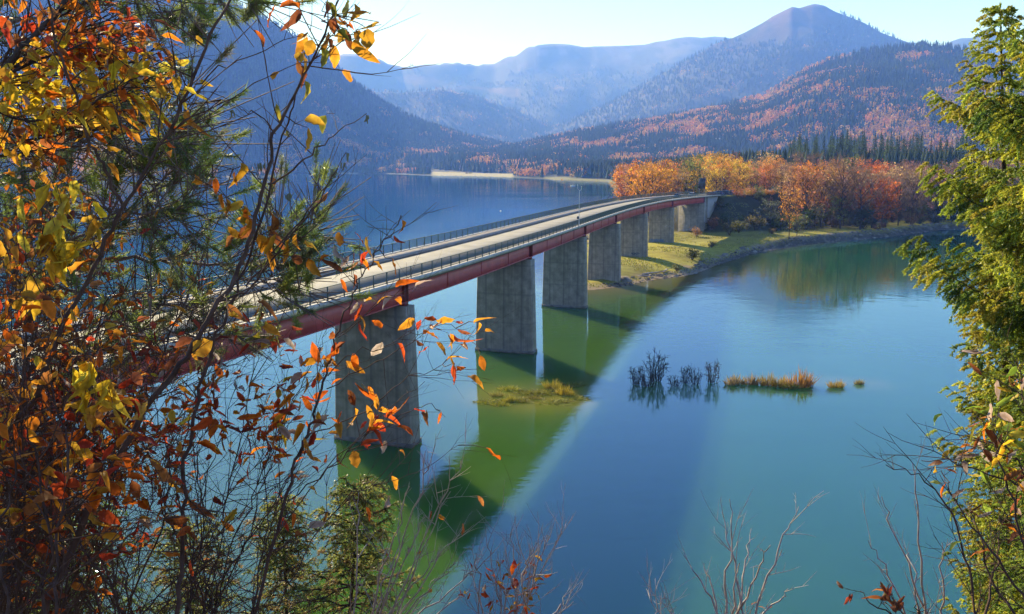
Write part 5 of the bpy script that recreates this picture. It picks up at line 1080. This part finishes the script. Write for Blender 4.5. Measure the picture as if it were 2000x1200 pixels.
barebush('twiggy_shrub', 'tangle of pale arching twigs between the young spruce and the bottom centre', (720, 1290), [(900, 900), (850, 870), (880, 960), (905, 1030), (860, 1080), (940, 1090), (800, 950), (780, 1000), (920, 1150), (850, 1130), (760, 1060), (830, 1010), (890, 1100), (700, 960)], 3.3, every=.08, lv=blob([(850, 1050, 90, 100, .5)]), cf=lambda x, y: pick((.4, 'brown'), (.3, 'orange'), (.3, 'pale')), prob=.12, size=(.03, .05))
barebush('brown_leaved_twig', 'twig with curled dark maroon dead leaves at the lower right edge', (1850, 1290), [(1680, 1155), (1740, 1165), (1790, 1180)], 2.6, 'twigbark', lv=blob([(1700, 1170, 70, 30, 1)]), cf=lambda x, y: pick((.45, 'brown'), (.4, 'maroon'), (.15, 'olive')), prob=.38, size=(.032, .05), every=.05, L=(.04, .1))
# 7. right hand shrub with green yellow narrow leaves over the spruce
sh = Shrub('willow_shrub', 'shrub with long yellow green and orange leaves in front of the spruce at lower right', 'shrub')
for pl in [[(2010, 1195), (1950, 1090), (1900, 1030), (1860, 960), (1838, 920)], [(1930, 1195), (1945, 1100), (1952, 1040)], [(2080, 1200), (2030, 1000), (1990, 900), (1940, 850), (1905, 810)], [(2100, 1195), (2040, 900), (2000, 800), (1985, 700)], [(1905, 1195), (1885, 1080), (1845, 980), (1800, 930), (1730, 908)], [(1980, 1195), (1930, 1120), (1905, 1020), (1890, 980)], [(2040, 1195), (1990, 1010), (1950, 900), (1935, 860), (1880, 885)], [(2060, 1195), (2020, 960), (1960, 935), (1850, 900), (1800, 900)]]:
    sh.stem(pl, 2.4, 2.7, .006, .0018)
lv7 = blob([(1960, 860, 70, 110, .9), (1990, 740, 40, 60, .9), (1880, 920, 70, 40, .5), (1860, 1040, 40, 30, .3), (1970, 1000, 50, 60, .5)])
sh.sprout(.045, (.07, .25), .0016, lv7, .34, 'a', depth=1, lo=.3, spread=.7)
p = at_y(1910, 832, 2.5); sh.LP += [(p, np.array([-.5, 0, .1]), 'a'), (at_y(1985, 715, 2.5), np.array([-.2, 0, .1]), 'a')]
sh.finish(lambda x, y: pick((.34, 'green'), (.14, 'yellow'), (.12, 'orange'), (.16, 'pale'), (.24, 'brown')), (.038, .068), .42)
barebush('bare_sapling', 'pale slim leafless sapling left of the leafy shrub at lower right', (1830, 1290), [(1782, 905), (1722, 970), (1695, 1055), (1775, 1080), (1840, 1060)], 3.0, r=.008, every=.14)
# ------------------------------------------------------------------ pines and spruces
def needles(b, P, D, n, L, wd, c, rg, spread=.6, fwd=.7):
    """bundle of n thin needles round each point P pointing along D"""
    m = len(P); Pn = np.repeat(P, n, 0) + rg.normal(0, .006, (m * n, 3)); Dn = np.repeat(D, n, 0) * fwd + rg.normal(0, spread, (m * n, 3)); Dn /= np.linalg.norm(Dn, axis=1)[:, None]
    Pn = Pn + np.repeat(D, n, 0) * rg.uniform(-.5, .5, (m * n, 1)) * L; sd = np.cross(Dn, rg.normal(size=(m * n, 3))); sd /= np.linalg.norm(sd, axis=1)[:, None] + 1e-9; L_ = L * rg.uniform(.7, 1.15, (m * n, 1))
    V = np.stack([Pn - sd * wd, Pn + sd * wd, Pn + Dn * L_], 1); cc = np.repeat(np.repeat(c, n, 0) * rg.uniform(.7, 1.3, (m * n, 1)), 3, 0); b.add(V.reshape(-1, 3), np.arange(3 * m * n).reshape(-1, 3), cc)
def pine():
    rg = np.random.default_rng(9); w_ = MB(); nd = MB(); Yp = 5.6
    base = at_y(-420, 1150, Yp); gz = float(slope_z(base[0], base[1])); trunk = [np.array([base[0], base[1], gz - .2]), at_y(-380, 900, Yp), at_y(-330, 450, Yp), at_y(-300, 0, Yp), at_y(-290, -300, Yp)]
    w_.tube(trunk, [.14, .12, .10, .07, .04], 8)
    tips = []
    def bough(pl, d0, d1, r, sub=1.0):
        P = np.array([at_y(x, y, d) for (x, y), d in zip(pl, np.linspace(d0, d1, len(pl)))]); t = np.arange(len(P)); tt = np.linspace(0, len(P) - 1, len(P) * 5); Q = np.stack([np.interp(tt, t, P[:, a]) for a in range(3)], -1); Q[1:-1] += rg.normal(0, .012, (len(Q) - 2, 3)); r = r * .62; w_.tube(Q, np.linspace(r, r * .35, len(Q)), 6)
        n = len(Q)
        for i in range(int(n * .25), n - 1):
            for _ in range(2):
                if rg.random() > .66 * sub: continue
                d = (Q[i + 1] - Q[i]); d /= np.linalg.norm(d); d = d * .8 + rg.normal(0, .6, 3) + np.array([0, 0, .15]); d /= np.linalg.norm(d); L_ = rg.uniform(.15, .6); q = Q[i] + d * L_ * .5 + rg.normal(0, .02, 3); e = q + (d + np.array([0, 0, .25])) * L_ * .5; w_.tube([Q[i], q, e], [r * .3, r * .2, .003], 4)
                tips.append((e, e - q))
                for _2 in range(4):
                    d2 = d + rg.normal(0, .7, 3); e2 = Q[i] + (e - Q[i]) * rg.random() + d2 / np.linalg.norm(d2) * rg.uniform(.1, .35); w_.tube([(Q[i] + q) / 2, e2], [.0045, .0025], 3)
                    if rg.random() < .12: d2 = d + rg.normal(0, .5, 3); e2 = q + d2 / np.linalg.norm(d2) * rg.uniform(.1, .25); w_.tube([q, e2], [.004, .0025], 3); tips.append((e2, e2 - q))
        tips.append((Q[-1], Q[-1] - Q[-2]))
    for pl, r, sub in [([(-330, 450), (-150, 470), (0, 475), (150, 505), (300, 510), (420, 515), (520, 522), (575, 500)], .03, .5), ([(-330, 500), (-100, 440), (60, 400), (200, 330), (290, 290), (350, 265)], .022, 1), ([(-320, 400), (-100, 360), (80, 330), (220, 250), (300, 230), (345, 290)], .02, 1), ([(-320, 330), (-80, 300), (100, 280), (200, 270), (330, 320)], .018, 1),
        ([(-300, 250), (-50, 150), (100, 110), (200, 95), (255, 140)], .018, .8), ([(-300, 100), (-50, 60), (100, 30), (180, 20), (240, 10)], .018, .7), ([(-300, 50), (0, -60), (200, -50), (340, -10), (370, 30)], .016, .55), ([(-300, -20), (100, -120), (330, -70), (430, -20), (500, 0)], .016, .55), ([(-330, 560), (-60, 600), (100, 560), (250, 590), (360, 600), (440, 600)], .02, .8),
        ([(-330, 620), (-60, 560), (100, 480), (230, 430), (330, 410), (385, 395)], .02, .9), ([(-340, 700), (0, 700), (150, 640), (300, 640), (400, 660), (460, 640)], .02, .6), ([(-340, 560), (-100, 540), (60, 540), (180, 470), (280, 380), (340, 350)], .018, .9), ([(-340, 800), (0, 780), (140, 760), (260, 700), (300, 660)], .018, .6), ([(420, 515), (480, 545), (540, 560), (585, 575)], .01, .6), ([(480, 520), (530, 480), (590, 470), (612, 445)], .012, 1.0)]:
        dd_ = rg.uniform(-.7, .7); bough(pl, Yp, 5.2 + dd_, r, sub)
    for x, y, n in [(300, 300, 14), (350, 300, 10), (340, 250, 8), (360, 330, 6), (595, 455, 9), (605, 490, 6), (570, 540, 6), (550, 560, 3), (250, 190, 8), (280, 215, 8), (220, 240, 8), (370, 390, 8), (350, 20, 8), (400, 30, 8), (380, 60, 4), (500, 5, 8), (455, 465, 6), (230, 330, 10), (130, 300, 8), (60, 350, 8)]:
        Q_ = at_y(x, y, 5.2)
        for _ in range(n): e = at_y(x + rg.normal(0, 16), y + rg.normal(0, 16), 5.2 + rg.normal(0, .12)); d = e - Q_ + np.array([0.05, 0, .08]); w_.tube([Q_ - np.array([.05, 0, .03]), e], [.005, .003], 3); tips.append((e, d))
    P = np.array([t[0] for t in tips]); D = np.array([t[1] for t in tips]); D /= np.linalg.norm(D, axis=1)[:, None] + 1e-9
    c = np.array([[.24, .32, .06], [.34, .40, .08], [.13, .19, .06], [.22, .24, .12]])[rg.integers(0, 4, len(P))]
    for off in (0, -.045, -.09): needles(nd, P + D * off, D, 42, .060, .0021, c, rg, .62, .75)
    bt = rg.random(len(P)) < .05; needles(nd, P[bt] - D[bt] * .05, D[bt], 40, .06, .0015, np.tile([.40, .22, .10], (bt.sum(), 1)), rg, .6, .5)
    r = thing('pine_tree', 'pine with grey twiggy boughs and bright green needle tufts behind the left shrubs', 'tree', tuple(trunk[0])); o_ = np.array(r.location)
    w1 = w_.obj('trunk', 'greytwig2', r, smooth=True, col=False); w1.location = -o_; n1 = nd.obj('needles', 'needle', r); n1.location = -o_; print('pine tufts', len(P))
M['greytwig2'] = simple('pine_bark', (.16, .115, .095), .8, var=.5, scale=12, bump=.004, bscale=60)
pine()
def spruce(label, base, top_z, lean, halfw, rg, green, dens=1.0, tier=.32, droop=.35, nl=.022, nw=.0035, rise=.25, name='spruce_tree'):
    """spruce with whorls of drooping boughs, each bough a feather of hanging side twigs covered in short needles"""
    w_ = MB(); nd = MB(); bx, by = base; bz = float(slope_z(bx, by)) - .2; Ht = top_z - bz
    ax = lambda z: np.array([bx + lean[0] * ((z - bz) / Ht) ** 1.5, by + lean[1] * ((z - bz) / Ht), z])
    w_.tube([ax(bz + Ht * f) for f in np.linspace(0, 1, 10)], np.linspace(.012 * Ht, .003, 10), 8)
    P = []; D = []; C = []; z = top_z - .12; i = 0
    def twigline(a, e, r, dn, cc):
        n = max(3, int(np.linalg.norm(e - a) / .03)); t = np.linspace(0, 1, n)[:, None]; m = (a + e) / 2 + np.array([0, 0, .03]); Q = (1 - t) ** 2 * a + 2 * t * (1 - t) * m + t * t * e; w_.tube(Q[::max(1, n // 3)] if n > 6 else Q, r, 3); dq = np.gradient(Q, axis=0); P.append(Q); D.append(dq / (np.linalg.norm(dq, axis=1)[:, None] + 1e-9)); C.append(np.tile(cc, (n, 1)))
    for f in np.linspace(0, 1, 26): q = ax(top_z - f * .8 - .01); P.append(q[None]); D.append(np.array([[0, 0, 1.]])); C.append(np.array([green[0]]))
    while z > bz + Ht * .12:
        f = (top_z - z) / Ht; W_ = halfw(f) * (1 if f < .08 else .62 + .62 * math.exp(-((((top_z - z) / (tier * 3.6)) % 1 - .5) / .26) ** 2)); nb = 5 + int(2 * (f > .1))
        for k_ in range(nb):
            a = k_ * 2 * pi / nb + i * 2.4 + rg.uniform(-.3, .3); L_ = W_ * rg.uniform(.6, 1.2) + .05
            dirn = np.array([cos(a), sin(a), 0]); p0 = ax(z)
            n = max(5, int(L_ / .11)); tt = np.linspace(0, 1, n); up0 = rise - .5 * min(1, f * 2.2) * (rise < .3)
            Q = p0 + dirn * (tt * L_)[:, None] + np.array([0, 0, 1.]) * (L_ * (up0 * tt - droop * .6 * np.sin(tt * pi * .55) ** 2 + .18 * tt ** 3))[:, None]; Q[1:] += rg.normal(0, .012, (n - 1, 3)); w_.tube(Q, np.linspace(.008 + .004 * L_, .003, n), 4)
            sd = np.array([-dirn[1], dirn[0], 0])
            for j in range(1, n):
                t = tt[j]; cc = np.array(green[rg.integers(len(green))]) * rg.uniform(.7, 1.25)
                for s_ in (-1, 1):
                    if rg.random() > dens: continue
                    l_ = L_ * .34 * (1 - t * .72) * rg.uniform(.6, 1.2) + .06; l_ = min(l_, .75); d = sd * s_ * .8 + dirn * .75 + np.array([0, 0, -.35 - .5 * min(1, L_ / 2) * rg.random()]); d /= np.linalg.norm(d); e = Q[j] + d * l_; twigline(Q[j], e, .0025, 1, cc)
                    if l_ > .22:
                        for _ in range(int(l_ / .12)):
                            g = rg.uniform(.2, .9); a_ = Q[j] + (e - Q[j]) * g; d2 = d * .6 + rg.normal(0, .35, 3) + np.array([0, 0, -.55 * rg.random() - .25]); d2 /= np.linalg.norm(d2); twigline(a_, a_ + d2 * rg.uniform(.08, .22), .002, 1, cc * rg.uniform(.85, 1.2))
                P.append(Q[j][None]); D.append((dirn + np.array([0, 0, -.2]))[None]); C.append(cc[None])
        z -= tier * rg.uniform(.75, 1.2) * (.55 + .5 * min(1, f * 3)); i += 1
    P = np.concatenate(P); D = np.concatenate(D); C = np.concatenate(C); needles(nd, P, D, 12, nl, nw, C, rg, .55, .75)
    r = thing(name, label, 'tree', (bx, by, bz)); o_ = np.array(r.location); a = w_.obj('trunk', 'bark', r, smooth=True, col=False); a.location = -o_; a = nd.obj('needles', 'needle', r); a.location = -o_; print(name, 'points', len(P)); return r
YS = 13.0; tip = at_y(2125, -150, YS); bx = at_y(2135, 600, YS)[0]
GY = [(.50, .54, .06), (.64, .63, .07), (.34, .42, .05), (.56, .48, .07), (.18, .27, .05), (.30, .38, .05)]
spruce('tall yellow green spruce with drooping boughs at the right edge', (bx, YS), tip[2], (tip[0] - bx, 0), lambda f: float(np.interp(f, [0, .10, .14, .24, .33, .42, .47, .6, 1], [.08, .5, 1.28, 1.32, 1.5, 1.85, 1.4, 1.2, 1.2])), np.random.default_rng(21), GY, dens=1.0, tier=.36, droop=.12, nl=.048, nw=.0105, rise=.42)
YS = 15.0; tip = at_y(1953, 8, YS); bx = at_y(2035, 600, YS)[0]
spruce('slimmer spruce whose pointed top stands just left of the tall one', (bx, YS), tip[2], (tip[0] - bx, 0), lambda f: float(np.interp(f, [0, .05, .10, .2, 1], [.06, .45, .8, .8, 1.0])), np.random.default_rng(29), GY[:4], dens=1.0, tier=.34, droop=.25, nl=.048, nw=.0115, rise=.3)
GG = [(.28, .32, .07), (.40, .40, .09), (.20, .24, .06), (.30, .21, .09)]
t1 = at_y(705, 930, 6.2); spruce('young light green spruce at the bottom below the first pier', (at_y(640, 1200, 6.2)[0], 6.2), t1[2], (t1[0] - at_y(640, 1200, 6.2)[0], 0), lambda f: .05 + .95 * f ** .8, np.random.default_rng(22), GG, tier=.17, droop=.05, nl=.028, nw=.0042)
t1 = at_y(585, 965, 6.8); spruce('smaller young spruce just left of the light green one', (at_y(560, 1200, 6.8)[0], 6.8), t1[2], (0, 0), lambda f: .05 + .8 * f ** .8, np.random.default_rng(23), GG, tier=.17, droop=.05, nl=.028, nw=.0042)
t1 = at_y(120, 960, 6.0); spruce('low dark green young spruce hidden behind the lower left thicket', (at_y(150, 1200, 6)[0], 6.0), t1[2], (0, 0), lambda f: .05 + 1.5 * f ** .8, np.random.default_rng(24), [(.16, .26, .06), (.22, .32, .07)], tier=.2, droop=.1, nl=.03, nw=.0055)
t1 = at_y(380, 1010, 6.4); spruce('low green young spruce between the thicket and the two light green spruces', (at_y(380, 1200, 6.4)[0], 6.4), t1[2], (0, 0), lambda f: .05 + 1.2 * f ** .8, np.random.default_rng(25), GG, tier=.2, droop=.1, nl=.03, nw=.005)
t1 = at_y(1900, 640, 10.5); spruce('darker young spruce below the tall yellow green one at the lower right', (at_y(2030, 1200, 10.5)[0], 10.5), at_y(2030, 700, 10.5)[2], (0, 0), lambda f: .1 + 1.0 * f ** .5, np.random.default_rng(26), [(.22, .32, .05), (.30, .38, .06)], tier=.3, droop=.3, nl=.042, nw=.010)

# ------------------------------------------------------------------ air
b = MB(); b.box((0, 7100, 890), (34000, 16400, 1800)); hz = b.obj('haze', 'haze', col=False); tag(hz, kind='stuff')
